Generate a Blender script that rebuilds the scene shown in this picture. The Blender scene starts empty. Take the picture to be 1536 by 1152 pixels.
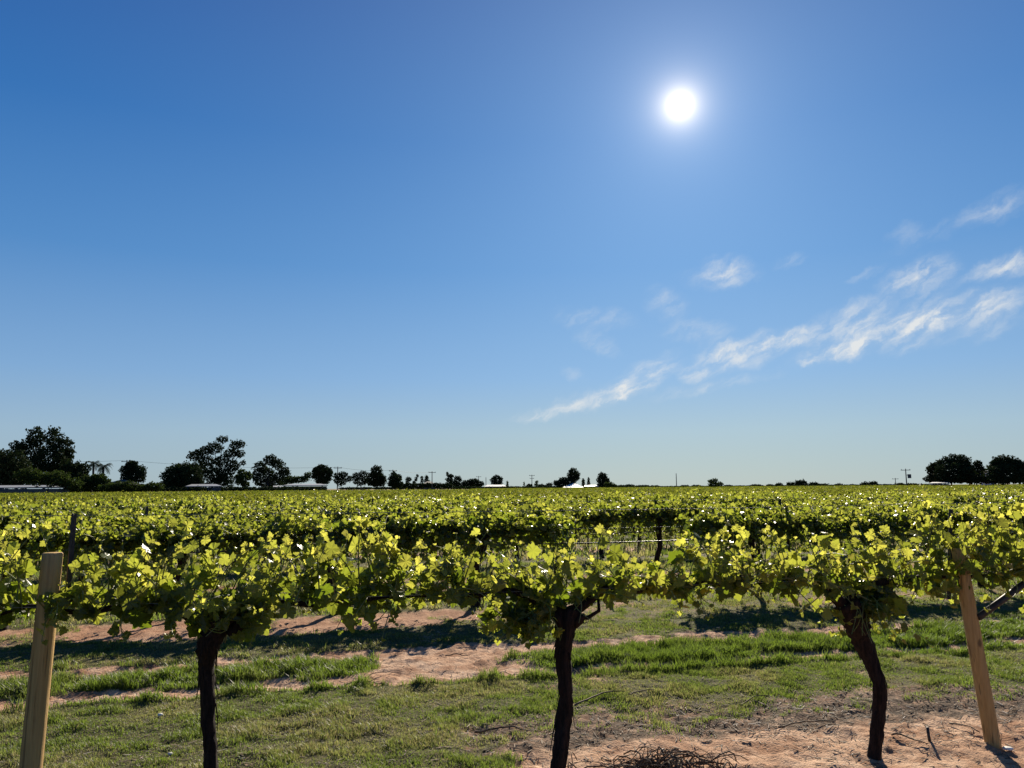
import bpy, math, random
import numpy as np
from mathutils import Matrix, Vector

# ------------------------------------------------------------------ camera, sky, sun, exposure
H = 1.65; FPX = 1154.0; PITCH = math.atan(155/1154); ROLL = 0.0075; PHI = math.radians(12.3)
SC = bpy.context.scene
COL = SC.collection
cF = np.array([0, math.cos(PITCH), math.sin(PITCH)]); cU0 = np.array([0, -math.sin(PITCH), math.cos(PITCH)]); cR0 = np.array([1., 0, 0])
cR = math.cos(ROLL)*cR0 - math.sin(ROLL)*cU0; cU = math.sin(ROLL)*cR0 + math.cos(ROLL)*cU0
cam = bpy.data.cameras.new('camera'); camo = bpy.data.objects.new('camera', cam); COL.objects.link(camo)
cam.angle = 2*math.atan(768/FPX); cam.clip_end = 20000; cam.clip_start = 0.05
m = Matrix.Identity(4)
for i in range(3):
    m[i][0] = cR[i]; m[i][1] = cU[i]; m[i][2] = -cF[i]
m[2][3] = H
camo.matrix_world = m
SC.camera = camo

def ray(px, py):
    d = cF + (px-768)/FPX*cR + (576-py)/FPX*cU
    return d/np.linalg.norm(d)
def gnd(px, py, z=0.0):
    d = ray(px, py); t = (z-H)/d[2]
    return np.array([0, 0, H]) + t*d
EU = np.array([math.cos(PHI), math.sin(PHI), 0]); EV = np.array([-math.sin(PHI), math.cos(PHI), 0])
V1 = 4.37; V2 = 10.7; ROWGAP = 6.33; BACKGAP = 3.3      # a wide track runs between rows one and two
def onrow(px, py, v=V1):                 # world point where a sight line meets the upright plane of a vine row
    d = ray(px, py); return np.array([0, 0, H]) + (v/np.dot(d, EV))*d
def uv(u, v, z=0.0): return u*EU + v*EV + np.array([0, 0, z])
def far(px, py, dist):                   # world point at a ground distance
    d = ray(px, py); return np.array([0, 0, H]) + d*(dist/math.hypot(d[0], d[1]))

SUN = ray(1020, 158)
SUN_EL = math.asin(SUN[2]); SUN_AZ = math.atan2(SUN[0], SUN[1])
sl = bpy.data.lights.new('sun', 'SUN'); sl.energy = 5.0; sl.angle = math.radians(0.5); sl.color = (1, .89, .71)
so = bpy.data.objects.new('sun', sl); COL.objects.link(so)
so.rotation_euler = Vector(SUN).to_track_quat('Z', 'Y').to_euler()

SC.view_settings.view_transform = 'Standard'; SC.view_settings.look = 'None'
EXPO = 1.0
SC.view_settings.exposure = EXPO; SC.view_settings.gamma = 1.0
SC.cycles.max_bounces = 8; SC.cycles.transparent_max_bounces = 8
SC.cycles.sample_clamp_indirect = 6.0

W = bpy.data.worlds.new('World'); SC.world = W; W.use_nodes = True
nt = W.node_tree; nt.nodes.clear()
class NB:
    def __init__(s, tree): s.t = tree
    def n(s, typ, **kw):
        x = s.t.nodes.new(typ)
        for k, v in kw.items(): setattr(x, k, v)
        return x
    def put(s, sock, v):
        if isinstance(v, bpy.types.NodeSocket): s.t.links.new(v, sock)
        else: sock.default_value = v
    def math(s, op, a, b=None, c=None, clamp=False):
        x = s.n('ShaderNodeMath', operation=op, use_clamp=clamp); s.put(x.inputs[0], a)
        if b is not None: s.put(x.inputs[1], b)
        if c is not None: s.put(x.inputs[2], c)
        return x.outputs[0]
    def vmath(s, op, a, b=None, out=0, scale=None):
        x = s.n('ShaderNodeVectorMath', operation=op); s.put(x.inputs[0], a)
        if b is not None: s.put(x.inputs[1], b)
        if scale is not None: s.put(x.inputs['Scale'], scale)
        return x.outputs[out]
    def mix(s, f, a, b, blend='MIX'):
        x = s.n('ShaderNodeMix', data_type='RGBA', blend_type=blend)
        s.put(x.inputs[0], f); s.put(x.inputs[6], a); s.put(x.inputs[7], b)
        return x.outputs[2]
    def noise(s, vec, scale, detail=4, rough=.55, dist=0.0, color=False):
        x = s.n('ShaderNodeTexNoise')
        if vec is not None: s.put(x.inputs['Vector'], vec)
        x.inputs['Scale'].default_value = scale; x.inputs['Detail'].default_value = detail
        x.inputs['Roughness'].default_value = rough; x.inputs['Distortion'].default_value = dist
        return x.outputs[1 if color else 0]
    def ramp(s, f, a, b, lo=0.0, hi=1.0, smooth=True):
        x = s.n('ShaderNodeMapRange', interpolation_type='SMOOTHSTEP' if smooth else 'LINEAR')
        s.put(x.inputs[0], f); x.inputs[1].default_value = a; x.inputs[2].default_value = b
        x.inputs[3].default_value = lo; x.inputs[4].default_value = hi
        return x.outputs[0]

def build_world():
    b = NB(nt)
    sky = b.n('ShaderNodeTexSky', sky_type='NISHITA')
    sky.sun_disc = False; sky.sun_elevation = SUN_EL; sky.sun_rotation = SUN_AZ
    sky.altitude = 50; sky.air_density = 1.0; sky.dust_density = 0.3; sky.ozone_density = 4.0
    tc = b.n('ShaderNodeTexCoord'); D = tc.outputs['Generated']
    sep = b.n('ShaderNodeSeparateXYZ'); nt.links.new(D, sep.inputs[0])
    az = b.math('MULTIPLY', b.math('ARCTAN2', sep.outputs[0], sep.outputs[1]), 57.2958)
    el = b.math('MULTIPLY', b.math('ARCSINE', sep.outputs[2]), 57.2958)
    com = b.n('ShaderNodeCombineXYZ'); nt.links.new(az, com.inputs[0]); nt.links.new(el, com.inputs[1])
    P = com.outputs[0]
    dot = b.vmath('DOT_PRODUCT', D, tuple(SUN), out=1)
    ang = b.math('MULTIPLY', b.math('ARCCOSINE', b.math('MINIMUM', dot, 1.0)), 57.2958)
    # clear air: blue deepening with height, paler towards the sun and the dusty horizon
    rp = b.n('ShaderNodeValToRGB'); nt.links.new(b.math('DIVIDE', el, 60.0, clamp=True), rp.inputs[0]); cr_ = rp.color_ramp
    for k, (e_, c_) in enumerate(SKY_RAMP):
        elx = cr_.elements[k] if k < 2 else cr_.elements.new(e_/60)
        elx.position = e_/60; elx.color = (*c_, 1)
    wide = b.math('EXPONENT', b.math('DIVIDE', ang, -22.0))
    clear = b.vmath('ADD', rp.outputs[0], b.vmath('SCALE', SKY_NEAR_SUN, scale=wide))
    low = b.math('MULTIPLY', b.ramp(el, 9.0, 0.0), b.math('EXPONENT', b.math('DIVIDE', ang, -30.0)))
    clear = b.vmath('ADD', clear, b.vmath('SCALE', (.16, .07, -.20), scale=low))
    col = b.vmath('ADD', b.vmath('SCALE', clear, scale=SKY_GAIN), b.vmath('SCALE', sky.outputs[0], scale=.03))
    # cirrus wisps
    warp = b.vmath('SCALE', b.vmath('SUBTRACT', b.noise(P, .55, 5, .6, color=True), (.5, .5, .5)), scale=1.5)
    PW = b.vmath('ADD', P, warp)
    mp = b.n('ShaderNodeMapping', vector_type='TEXTURE'); mp.inputs['Rotation'].default_value = (0, 0, math.radians(28)); mp.inputs['Scale'].default_value = (2.6, .8, 1)
    nt.links.new(PW, mp.inputs[0])
    fib = b.noise(mp.outputs[0], 1.15, 5, .55, .25)
    fib = b.ramp(fib, .32, .78)
    tot = None
    for (px, py, wd, ht, rot, amp) in CLOUDS:
        d = ray(px, py); a0 = math.degrees(math.atan2(d[0], d[1])); e0 = math.degrees(math.asin(d[2]))
        mp = b.n('ShaderNodeMapping', vector_type='TEXTURE')
        mp.inputs['Location'].default_value = (a0, e0, 0); mp.inputs['Rotation'].default_value = (0, 0, math.radians(rot))
        mp.inputs['Scale'].default_value = (wd/20*.60, ht/20*.56, 1)
        nt.links.new(PW, mp.inputs[0])
        L = b.vmath('LENGTH', mp.outputs[0], out=1)
        r = b.ramp(L, 1.25, 0.1, 0, amp)
        tot = r if tot is None else b.math('ADD', tot, r)
    cl = b.math('MULTIPLY', tot, b.math('MULTIPLY_ADD', fib, .85, .10), clamp=True)
    col = b.mix(b.math('MULTIPLY', cl, .9), col, CLOUD_COL)
    # the sun itself and the bright air round it
    disc = b.ramp(ang, .95, 0.4, 0, 1)
    a1 = b.math('MULTIPLY', b.math('EXPONENT', b.math('DIVIDE', ang, -.62)), AUREOLE[0])
    a2 = b.math('MULTIPLY', b.math('EXPONENT', b.math('DIVIDE', ang, -2.1)), AUREOLE[1])
    col = b.mix(1.0, col, b.vmath('SCALE', (1, .80, .50), scale=a1), 'ADD')
    col = b.mix(1.0, col, b.vmath('SCALE', (1.0, .90, .78), scale=a2), 'ADD')
    col = b.mix(1.0, col, b.vmath('SCALE', (1, .96, .86), scale=b.math('MULTIPLY', disc, 60.0)), 'ADD')
    bg = b.n('ShaderNodeBackground'); bg.inputs[1].default_value = SKY_STRENGTH
    nt.links.new(col, bg.inputs[0])
    out = b.n('ShaderNodeOutputWorld'); nt.links.new(bg.outputs[0], out.inputs[0])
SKY_STRENGTH = 0.1; SKY_GAIN = 10/2**EXPO
SKY_RAMP = [(0, (.285, .395, .495)), (60, (.001, .045, .20)), (4, (.265, .405, .555)), (8, (.180, .342, .580)), (16, (.058, .210, .495)), (25, (.008, .120, .395)), (34, (.0, .068, .300))]
SKY_NEAR_SUN = (.165, .245, .30)
CLOUD_COL = (7.4*.55, 7.5*.55, 7.4*.55, 1); AUREOLE = (14.0, 1.9)
CLOUDS = [  # px, py, full width, full height, tilt, strength
 (805, 622, 70, 18, 8, .9), (860, 605, 62, 30, 20, 1.0), (905, 598, 50, 22, 25, .8), (962, 568, 110, 40, 27, 1.1), (925, 592, 60, 26, 30, .9),
 (1040, 560, 44, 28, 20, .9), (1070, 580, 160, 18, 10, .45), (1115, 530, 130, 44, 14, 1.05), (1185, 510, 90, 28, 14, .95), (1075, 525, 60, 30, 10, .6),
 (1213, 543, 30, 14, 5, .9), (1258, 528, 76, 20, 10, .95), (1325, 497, 190, 42, 16, 1.15), (1390, 482, 60, 30, 14, .9), (1272, 480, 105, 42, 20, .75),
 (1378, 415, 84, 42, 16, 1.0), (1385, 442, 100, 20, 12, .2), (1472, 463, 96, 40, 14, 1.1), (1500, 490, 130, 22, 12, .36), (1512, 400, 90, 28, 8, 1.0),
 (1497, 312, 80, 32, 15, .5), (1420, 340, 130, 22, 18, .16), (1093, 404, 76, 38, -8, .85), (1065, 420, 80, 30, -10, .3), (890, 478, 110, 34, -6, .36),
 (897, 515, 66, 30, -25, .42), (1000, 456, 60, 46, -30, .38), (1045, 497, 90, 34, 0, .42), (862, 560, 40, 20, -20, .25), (1300, 411, 44, 12, 20, .4),
 (1185, 390, 40, 20, 10, .3), (1360, 350, 40, 24, 10, .25), (1370, 515, 60, 20, 14, .6)]
build_world()

# ------------------------------------------------------------------ helpers
rng = np.random.default_rng(7); random.seed(7)

def hash2(ix, iy, seed):
    h = (ix.astype(np.int64)*374761393 + iy.astype(np.int64)*668265263 + seed*982451653) & 0xffffffff
    h = ((h ^ (h >> 13))*1274126177) & 0xffffffff
    return ((h ^ (h >> 16)) & 0xffff)/65535.0
def vnoise(x, y, seed=0):
    x = np.asarray(x, float); y = np.asarray(y, float)
    ix = np.floor(x); iy = np.floor(y); fx = x-ix; fy = y-iy
    fx = fx*fx*(3-2*fx); fy = fy*fy*(3-2*fy)
    a = hash2(ix, iy, seed); b = hash2(ix+1, iy, seed); c = hash2(ix, iy+1, seed); d = hash2(ix+1, iy+1, seed)
    return (a*(1-fx)+b*fx)*(1-fy) + (c*(1-fx)+d*fx)*fy
def fbm(x, y, seed=0, o=4):
    s = 0; a = .5; t = 0
    for k in range(o):
        s = s + a*vnoise(x*2**k, y*2**k, seed+k*17); t += a; a *= .5
    return s/t
def sst(x, a, b):
    t = np.clip((x-a)/(b-a), 0, 1); return t*t*(3-2*t)

def np_mesh(name, V, faces, attrs=None, smooth=False):
    """faces: list of int arrays (N,3) or (N,4)"""
    me = bpy.data.meshes.new(name)
    V = np.ascontiguousarray(V, np.float32)
    if not isinstance(faces, (list, tuple)): faces = [faces]
    faces = [np.asarray(f, np.int32) for f in faces if len(f)]
    me.vertices.add(len(V)); me.vertices.foreach_set('co', V.ravel())
    li = np.concatenate([f.ravel() for f in faces]); cnt = np.concatenate([np.full(len(f), f.shape[1], np.int32) for f in faces])
    st = np.concatenate([[0], np.cumsum(cnt)[:-1]]).astype(np.int32)
    me.loops.add(len(li)); me.loops.foreach_set('vertex_index', li)
    me.polygons.add(len(cnt)); me.polygons.foreach_set('loop_start', st)
    me.polygons.foreach_set('use_smooth', np.full(len(cnt), smooth))
    for k, a in (attrs or {}).items():
        at = me.attributes.new(k, 'FLOAT', 'POINT'); at.data.foreach_set('value', np.ascontiguousarray(a, np.float32))
    me.update(calc_edges=True)
    return me

class MB:
    """collects shapes for ONE mesh"""
    def __init__(s): s.v = []; s.t = []; s.q = []; s.n = 0
    def add(s, V, tri=None, quad=None):
        V = np.asarray(V, float)
        if tri is not None and len(tri): s.t.append(np.asarray(tri)+s.n)
        if quad is not None and len(quad): s.q.append(np.asarray(quad)+s.n)
        s.v.append(V); s.n += len(V)
    def tube(s, pts, rad, seg=8, rough=0.0, caps=True, seed=0, squash=None):
        pts = np.asarray(pts, float); n = len(pts); rad = np.broadcast_to(np.asarray(rad, float), (n,))
        T = np.gradient(pts, axis=0); T /= np.linalg.norm(T, axis=1)[:, None]+1e-9
        ref = np.array([0, 0, 1.]) if abs(T[0][2]) < .8 else np.array([1., 0, 0])
        V = []
        A = np.cross(T[0], ref); A /= np.linalg.norm(A)
        ang = np.arange(seg)*2*math.pi/seg
        r_ = np.random.default_rng(seed)
        ridge = 1 + rough*(r_.random(seg)-.5)*1.2
        for i in range(n):
            A = A - T[i]*np.dot(A, T[i]); A /= np.linalg.norm(A); B = np.cross(T[i], A)
            rr = rad[i]*ridge*(1 + rough*(r_.random(seg)-.5)*.9)
            V.append(pts[i] + (np.cos(ang)*rr)[:, None]*A + (np.sin(ang)*rr)[:, None]*B)
        V = np.concatenate(V)
        i = np.arange(n-1)[:, None]*seg; j = np.arange(seg)[None, :]; j2 = (j+1) % seg
        Q = np.stack([i+j, i+j2, i+seg+j2, i+seg+j], -1).reshape(-1, 4)
        tri = []
        if caps:
            V = np.concatenate([V, pts[:1], pts[-1:]]); c0 = n*seg; c1 = c0+1
            for k in range(seg):
                tri.append((c0, (k+1) % seg, k)); tri.append((c1, (n-1)*seg+k, (n-1)*seg+(k+1) % seg))
        s.add(V, tri, Q)
    def box(s, c, size, rotz=0.0, rot=None):
        x, y, z = np.asarray(size)/2
        V = np.array([(-x,-y,-z),(x,-y,-z),(x,y,-z),(-x,y,-z),(-x,-y,z),(x,-y,z),(x,y,z),(-x,y,z)])
        if rot is not None: V = V @ np.asarray(rot).T
        elif rotz:
            cc, ss = math.cos(rotz), math.sin(rotz); V = V @ np.array([[cc, ss, 0], [-ss, cc, 0], [0, 0, 1]])
        s.add(V+np.asarray(c), None, [(0,3,2,1),(4,5,6,7),(0,1,5,4),(1,2,6,5),(2,3,7,6),(3,0,4,7)])
    def mesh(s, name, smooth=False):
        return np_mesh(name, np.concatenate(s.v), ([np.concatenate(s.t)] if s.t else []) + ([np.concatenate(s.q)] if s.q else []), None, smooth)

def obj(name, me, mat, parent=None, loc=None, rotz=0.0):
    o = bpy.data.objects.new(name, me); COL.objects.link(o)
    if mat is not None and me is not None and not me.materials: me.materials.append(mat)
    if parent is not None: o.parent = parent
    if loc is not None: o.location = tuple(loc)
    if rotz: o.rotation_euler = (0, 0, rotz)
    return o
def tag(o, label=None, cat=None, group=None, kind=None):
    if label: o['label'] = label
    if cat: o['category'] = cat
    if group: o['group'] = group
    if kind: o['kind'] = kind
    return o
def thing(name, label, cat, loc=(0, 0, 0), rotz=0.0, group=None):
    return tag(obj(name, None, None, None, loc, rotz), label, cat, group)
def dup(root, loc, rotz=0.0, label=None, group=None, scale=None):
    r = root.copy(); COL.objects.link(r); r.location = tuple(loc); r.rotation_euler = (0, 0, rotz)
    if scale: r.scale = scale
    if label: r['label'] = label
    if group: r['group'] = group
    for ch in root.children:
        c = ch.copy(); COL.objects.link(c); c.parent = r
        for g in ch.children:
            d = g.copy(); COL.objects.link(d); d.parent = c
    return r

# ------------------------------------------------------------------ materials
def new_mat(name):
    mt = bpy.data.materials.new(name); mt.use_nodes = True; mt.node_tree.nodes.clear()
    return mt, NB(mt.node_tree)
def attr(b, name):
    return b.n('ShaderNodeAttribute', attribute_name=name).outputs['Fac']
def rgb(r, g, b_): return (r, g, b_, 1)
def pos(b): return b.n('ShaderNodeNewGeometry').outputs['Position']
def objco(b): return b.n('ShaderNodeTexCoord').outputs['Object']
def finish(b, color, rough=.8, bump=None, bump_d=.02, spec=.3, bs=1.0):
    p = b.n('ShaderNodeBsdfPrincipled'); b.put(p.inputs['Base Color'], color); b.put(p.inputs['Roughness'], rough)
    p.inputs['Specular IOR Level'].default_value = spec
    if bump is not None:
        bp = b.n('ShaderNodeBump'); bp.inputs['Distance'].default_value = bump_d; bp.inputs['Strength'].default_value = bs
        b.put(bp.inputs['Height'], bump); b.t.links.new(bp.outputs[0], p.inputs['Normal'])
    o = b.n('ShaderNodeOutputMaterial'); b.t.links.new(p.outputs[0], o.inputs[0])
    return p
def simple_mat(name, c1, c2, scale, rough=.8, bump_d=0.0, spec=.3, stretch=None):
    mt, b = new_mat(name); co = objco(b)
    if stretch: co = b.vmath('MULTIPLY', co, stretch)
    f = b.noise(co, scale, 6, .6); c = b.mix(b.ramp(f, .35, .65), rgb(*c1), rgb(*c2))
    finish(b, c, rough, f if bump_d else None, bump_d, spec)
    return mt
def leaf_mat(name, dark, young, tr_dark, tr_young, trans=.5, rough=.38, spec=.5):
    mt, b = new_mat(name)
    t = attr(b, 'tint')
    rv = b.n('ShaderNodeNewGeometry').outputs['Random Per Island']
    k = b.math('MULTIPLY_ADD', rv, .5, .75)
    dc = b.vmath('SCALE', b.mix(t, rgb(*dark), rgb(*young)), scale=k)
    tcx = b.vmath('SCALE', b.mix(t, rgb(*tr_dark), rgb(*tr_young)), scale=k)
    p = b.n('ShaderNodeBsdfPrincipled'); b.put(p.inputs['Base Color'], dc); p.inputs['Roughness'].default_value = rough
    p.inputs['Specular IOR Level'].default_value = spec
    tr = b.n('ShaderNodeBsdfTranslucent'); b.put(tr.inputs[0], tcx)
    mx = b.n('ShaderNodeMixShader'); mx.inputs[0].default_value = trans
    b.t.links.new(p.outputs[0], mx.inputs[1]); b.t.links.new(tr.outputs[0], mx.inputs[2])
    o = b.n('ShaderNodeOutputMaterial'); b.t.links.new(mx.outputs[0], o.inputs[0])
    return mt

M_LEAF = leaf_mat('vine_leaf', (.022, .044, .008), (.09, .12, .025), (.175, .240, .014), (.80, .75, .12), .50, .36, .45)
M_LEAF_FAR = leaf_mat('vine_leaf_matt', (.024, .044, .009), (.08, .10, .022), (.105, .140, .010), (.55, .50, .085), .50, .6, .12)
M_GRASS = leaf_mat('grass_blade', (.038, .062, .012), (.19, .155, .075), (.18, .27, .03), (.40, .35, .15), .45, .5, .3)
M_CROWN = leaf_mat('tree_leaf', (.020, .028, .012), (.035, .045, .018), (.010, .018, .004), (.02, .032, .008), .2, .85, .04)
M_CROWN2 = leaf_mat('bush_leaf', (.03, .045, .014), (.05, .07, .02), (.03, .05, .008), (.05, .075, .012), .3, .85, .04)
M_SHOOT = simple_mat('green_shoot', (.10, .15, .03), (.20, .17, .06), 14, .6)
M_BARK = simple_mat('vine_bark', (.008, .005, .004), (.030, .017, .012), 60, .9, .012, .2, (1, 1, .18))
M_TBARK = simple_mat('tree_bark', (.03, .025, .02), (.07, .06, .05), 4, .9)
M_CANE = simple_mat('dry_cane', (.05, .032, .02), (.16, .11, .07), 20, .85)
M_STEEL = simple_mat('dark_steel', (.012, .011, .012), (.035, .03, .028), 30, .6, 0, .4)
M_WIRE = simple_mat('wire_metal', (.10, .10, .095), (.2, .19, .17), 30, .45, 0, .6)
M_DRIP = simple_mat('black_poly_pipe', (.012, .012, .013), (.02, .02, .02), 20, .38, 0, .6)
M_STONE = simple_mat('pale_stone', (.5, .48, .44), (.65, .62, .58), 12, .7, .004)
def timber_mat():
    mt, b = new_mat('post_timber'); co = objco(b)
    g = b.noise(b.vmath('MULTIPLY', co, (55, 55, 1.6)), 1.6, 6, .6, .4)
    f = b.noise(b.vmath('MULTIPLY', co, (6, 6, 2.0)), 1.0, 4, .6)
    crack = b.ramp(b.noise(b.vmath('MULTIPLY', co, (60, 60, 1.1)), 1.2, 3, .5), .60, .68)
    c = b.mix(b.ramp(g, .3, .7), rgb(.34, .21, .078), rgb(.47, .305, .118))
    c = b.mix(b.ramp(f, .45, .75, 0, .3), c, rgb(.30, .24, .16))
    c = b.mix(b.math('MULTIPLY', crack, .5), c, rgb(.05, .032, .02))
    kn = b.n('ShaderNodeTexVoronoi'); b.put(kn.inputs['Vector'], b.vmath('MULTIPLY', co, (7, 7, 4.2))); kn.inputs['Scale'].default_value = 1.0
    c = b.mix(b.ramp(kn.outputs['Distance'], .16, .07, 0, .75), c, rgb(.07, .04, .022))
    finish(b, c, .82, b.math('SUBTRACT', g, b.math('MULTIPLY', crack, .9)), .006, .25)
    return mt
M_TIMBER = timber_mat()

# ------------------------------------------------------------------ ground: one sheet, with soil/grass cover stored per point
def cover(u, v):
    """returns (grass 0..1, tall 0..1, litter 0..1, red 0..1)"""
    w = (fbm(u*.9, v*.9, 3, 4)-.5); w2 = (fbm(u*3.1+9, v*3.1, 5, 4)-.5); w3 = fbm(u*9, v*9, 11, 3)-.5
    lane = (v-V1) % ROWGAP                                   # distance past the nearer row
    lane = np.where((v > 2) & (v < V2), v-V1, lane)
    lane = np.where(v >= V2, ((v-V2) % BACKGAP)*ROWGAP/BACKGAP, lane)
    vv = lane + w*.35 + w2*.28
    g = .86 + w*.5 + w2*.75
    def band(c, hw, soft): return 1-sst(np.abs(vv-c), hw, hw+soft)
    uu = u + w*1.6 + w2*.9
    first = (v > V1-1.5) & (v < V2-.6)
    nar = np.clip(.45+.55*sst(u, -.6, .6), 0, 1)
    bB = band(2.60, .05*nar+.04, .15)*(.72+.28*nar+.9*(w2+.1))*np.where(first, 1-.45*sst(uu, 2.1, 3.4), .8)
    bA = band(3.66-.16*(1-sst(u, -1.2, 1.2)), .07+.06*nar, .15)
    g = g - 1.15*np.maximum(bA, bB)
    patch = sst(uu, -.15, .45)*(1-sst(uu, 1.55, 2.1))*sst(vv, 2.40, 2.62)*(1-sst(vv, 3.5, 3.9))
    g = np.where(first, g - 1.25*patch, g)
    # bare soil in the strip under row two and the rows behind
    und = sst(lane, 4.7, 5.5)*(1-sst(lane, 6.2, 6.5))
    g = g - und*(.25 + 1.5*sst(w*2+w2, -.25, .30))*np.where(v < V2+.5, 1-.65*sst(u, 2.5, 4.5), .9)
    # sandy foreground under row one on the right
    e = v + w*.5 + w2*.35 + .02*(u-3)
    sand = sst(uu, 1.05, 1.7)*(1-sst(e, 5.02, 5.28))
    g = np.where(v < V1+2, g - 1.6*sand, g)
    lit = sst(uu, .3, 1.6)*sst(e, 4.9, 5.1)*(1-sst(e, 5.5, 5.95))
    lit2 = (1-sst(uu, .3, 1.0))*(1-sst(v, 5.6, 6.4))*.5
    g = np.where(v < V1+2.2, g - lit*(.35+.6*sst(w2+w3*.4, -.12, .2)), g)
    tall = np.where(first, sst(uu, 1.55, 1.95)*sst(vv, 2.62, 2.74)*(1-sst(vv, 3.28, 3.46)), 0)
    g = np.maximum(g, tall*1.0) - .0
    left = np.where(first, (1-sst(uu, -.3, .2))*sst(vv, 2.76, 2.90)*(1-sst(vv, 3.10, 3.28)), 0)
    g = np.maximum(g, left*.95)
    return np.clip(g, 0, 1), tall, np.clip(lit+lit2, 0, 1), np.clip(und, 0, 1)
def relief(u, v, g=None):
    if g is None: g = cover(u, v)[0]
    z = (fbm(u*.55, v*.55, 21, 3)-.5)*.05 + (fbm(u*3.4, v*3.4, 23, 5)-.5)*.060
    z = z + (fbm(u*15, v*15, 27, 3)-.5)*.026*(1-.3*g) + .022*g
    clod = np.clip(fbm(u*11, v*11, 31, 2)-.66, 0, 1)*(1-g)*.07
    z = z + (fbm(u*6.5, v*6.5, 37, 3)-.5)*.045*(1-g)
    near = 1-sst(np.hypot(u-1, v), 30, 60)
    return (z+clod)*near
def gz(u, v): return float(relief(np.array([u]), np.array([v]))[0])
def pt_uv(p): return float(np.dot(p, EU)), float(np.dot(p, EV))

def axis(fine0, fine1, st, lo, hi, grow=1.16):
    a = list(np.arange(fine0, fine1, st)); s = st; x = fine1
    up = []
    while x < hi: up.append(x); s *= grow; x += s
    up.append(hi); s = st; x = fine0; dn = []
    while x > lo: s *= grow; x -= s; dn.append(max(x, lo))
    return np.array(dn[::-1] + a + up)
def build_ground():
    ax = axis(-3.6, 6.2, .022, -4000, 4000); ay = axis(3.7, 9.2, .022, -60, 6000)
    X, Y = np.meshgrid(ax, ay)
    g, tall, lit, red = cover(X, Y); z = relief(X, Y, g)
    P = X[..., None]*EU + Y[..., None]*EV; P[..., 2] = z
    ny, nx = X.shape; i = np.arange(ny-1)[:, None]*nx + np.arange(nx-1)[None, :]
    Q = np.stack([i, i+1, i+nx+1, i+nx], -1).reshape(-1, 4)
    me = np_mesh('ground', P.reshape(-1, 3), Q, {'grass': g.ravel(), 'litter': lit.ravel(), 'red': red.ravel()}, True)
    mt, b = new_mat('vineyard_ground'); co = pos(b)
    n1 = b.noise(co, 1.3, 6, .6); n2 = b.noise(co, 9, 6, .65); n3 = b.noise(co, 55, 4, .6)
    sand = b.mix(b.ramp(n1, .35, .65), rgb(.40, .235, .145), rgb(.54, .37, .255))
    sand = b.mix(b.ramp(n2, .45, .75, 0, .75), sand, rgb(.27, .125, .065))
    sand = b.mix(b.ramp(n3, .5, .72, 0, .55), sand, rgb(.24, .14, .085))
    n4 = b.noise(co, 3.6, 5, .6, .3)
    sand = b.mix(b.ramp(n4, .46, .64, 0, .8), sand, rgb(.235, .115, .062))
    redc = b.mix(b.ramp(n2, .35, .65), rgb(.19, .085, .05), rgb(.33, .18, .11))
    c = b.mix(b.math('MULTIPLY', attr(b, 'red'), b.ramp(n1, .4, .6, .2, .8)), sand, redc)
    litc = b.mix(b.ramp(n3, .42, .58), rgb(.030, .022, .017), rgb(.12, .085, .058))
    c = b.mix(b.math('MULTIPLY', attr(b, 'litter'), b.ramp(n2, .3, .55, .25, .95)), c, litc)
    turf = b.mix(b.ramp(n3, .35, .65), rgb(.045, .048, .018), rgb(.125, .110, .05))
    turf = b.mix(b.ramp(n2, .55, .75, 0, .6), turf, rgb(.14, .10, .055))
    gm = b.math('ADD', attr(b, 'grass'), b.math('MULTIPLY', b.math('SUBTRACT', n2, .5), 1.1))
    gm = b.math('ADD', gm, b.math('MULTIPLY', b.math('SUBTRACT', n3, .5), .8))
    c = b.mix(b.ramp(gm, .30, .62), c, turf)
    hgt = b.math('ADD', b.math('MULTIPLY', n2, .6), b.math('MULTIPLY', n3, .55))
    finish(b, c, .95, hgt, .035, .1)
    o = obj('ground', me, mt); tag(o, 'sandy red soil ground with wheel tracks and thin turf', None, None, 'structure')
build_ground()

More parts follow.
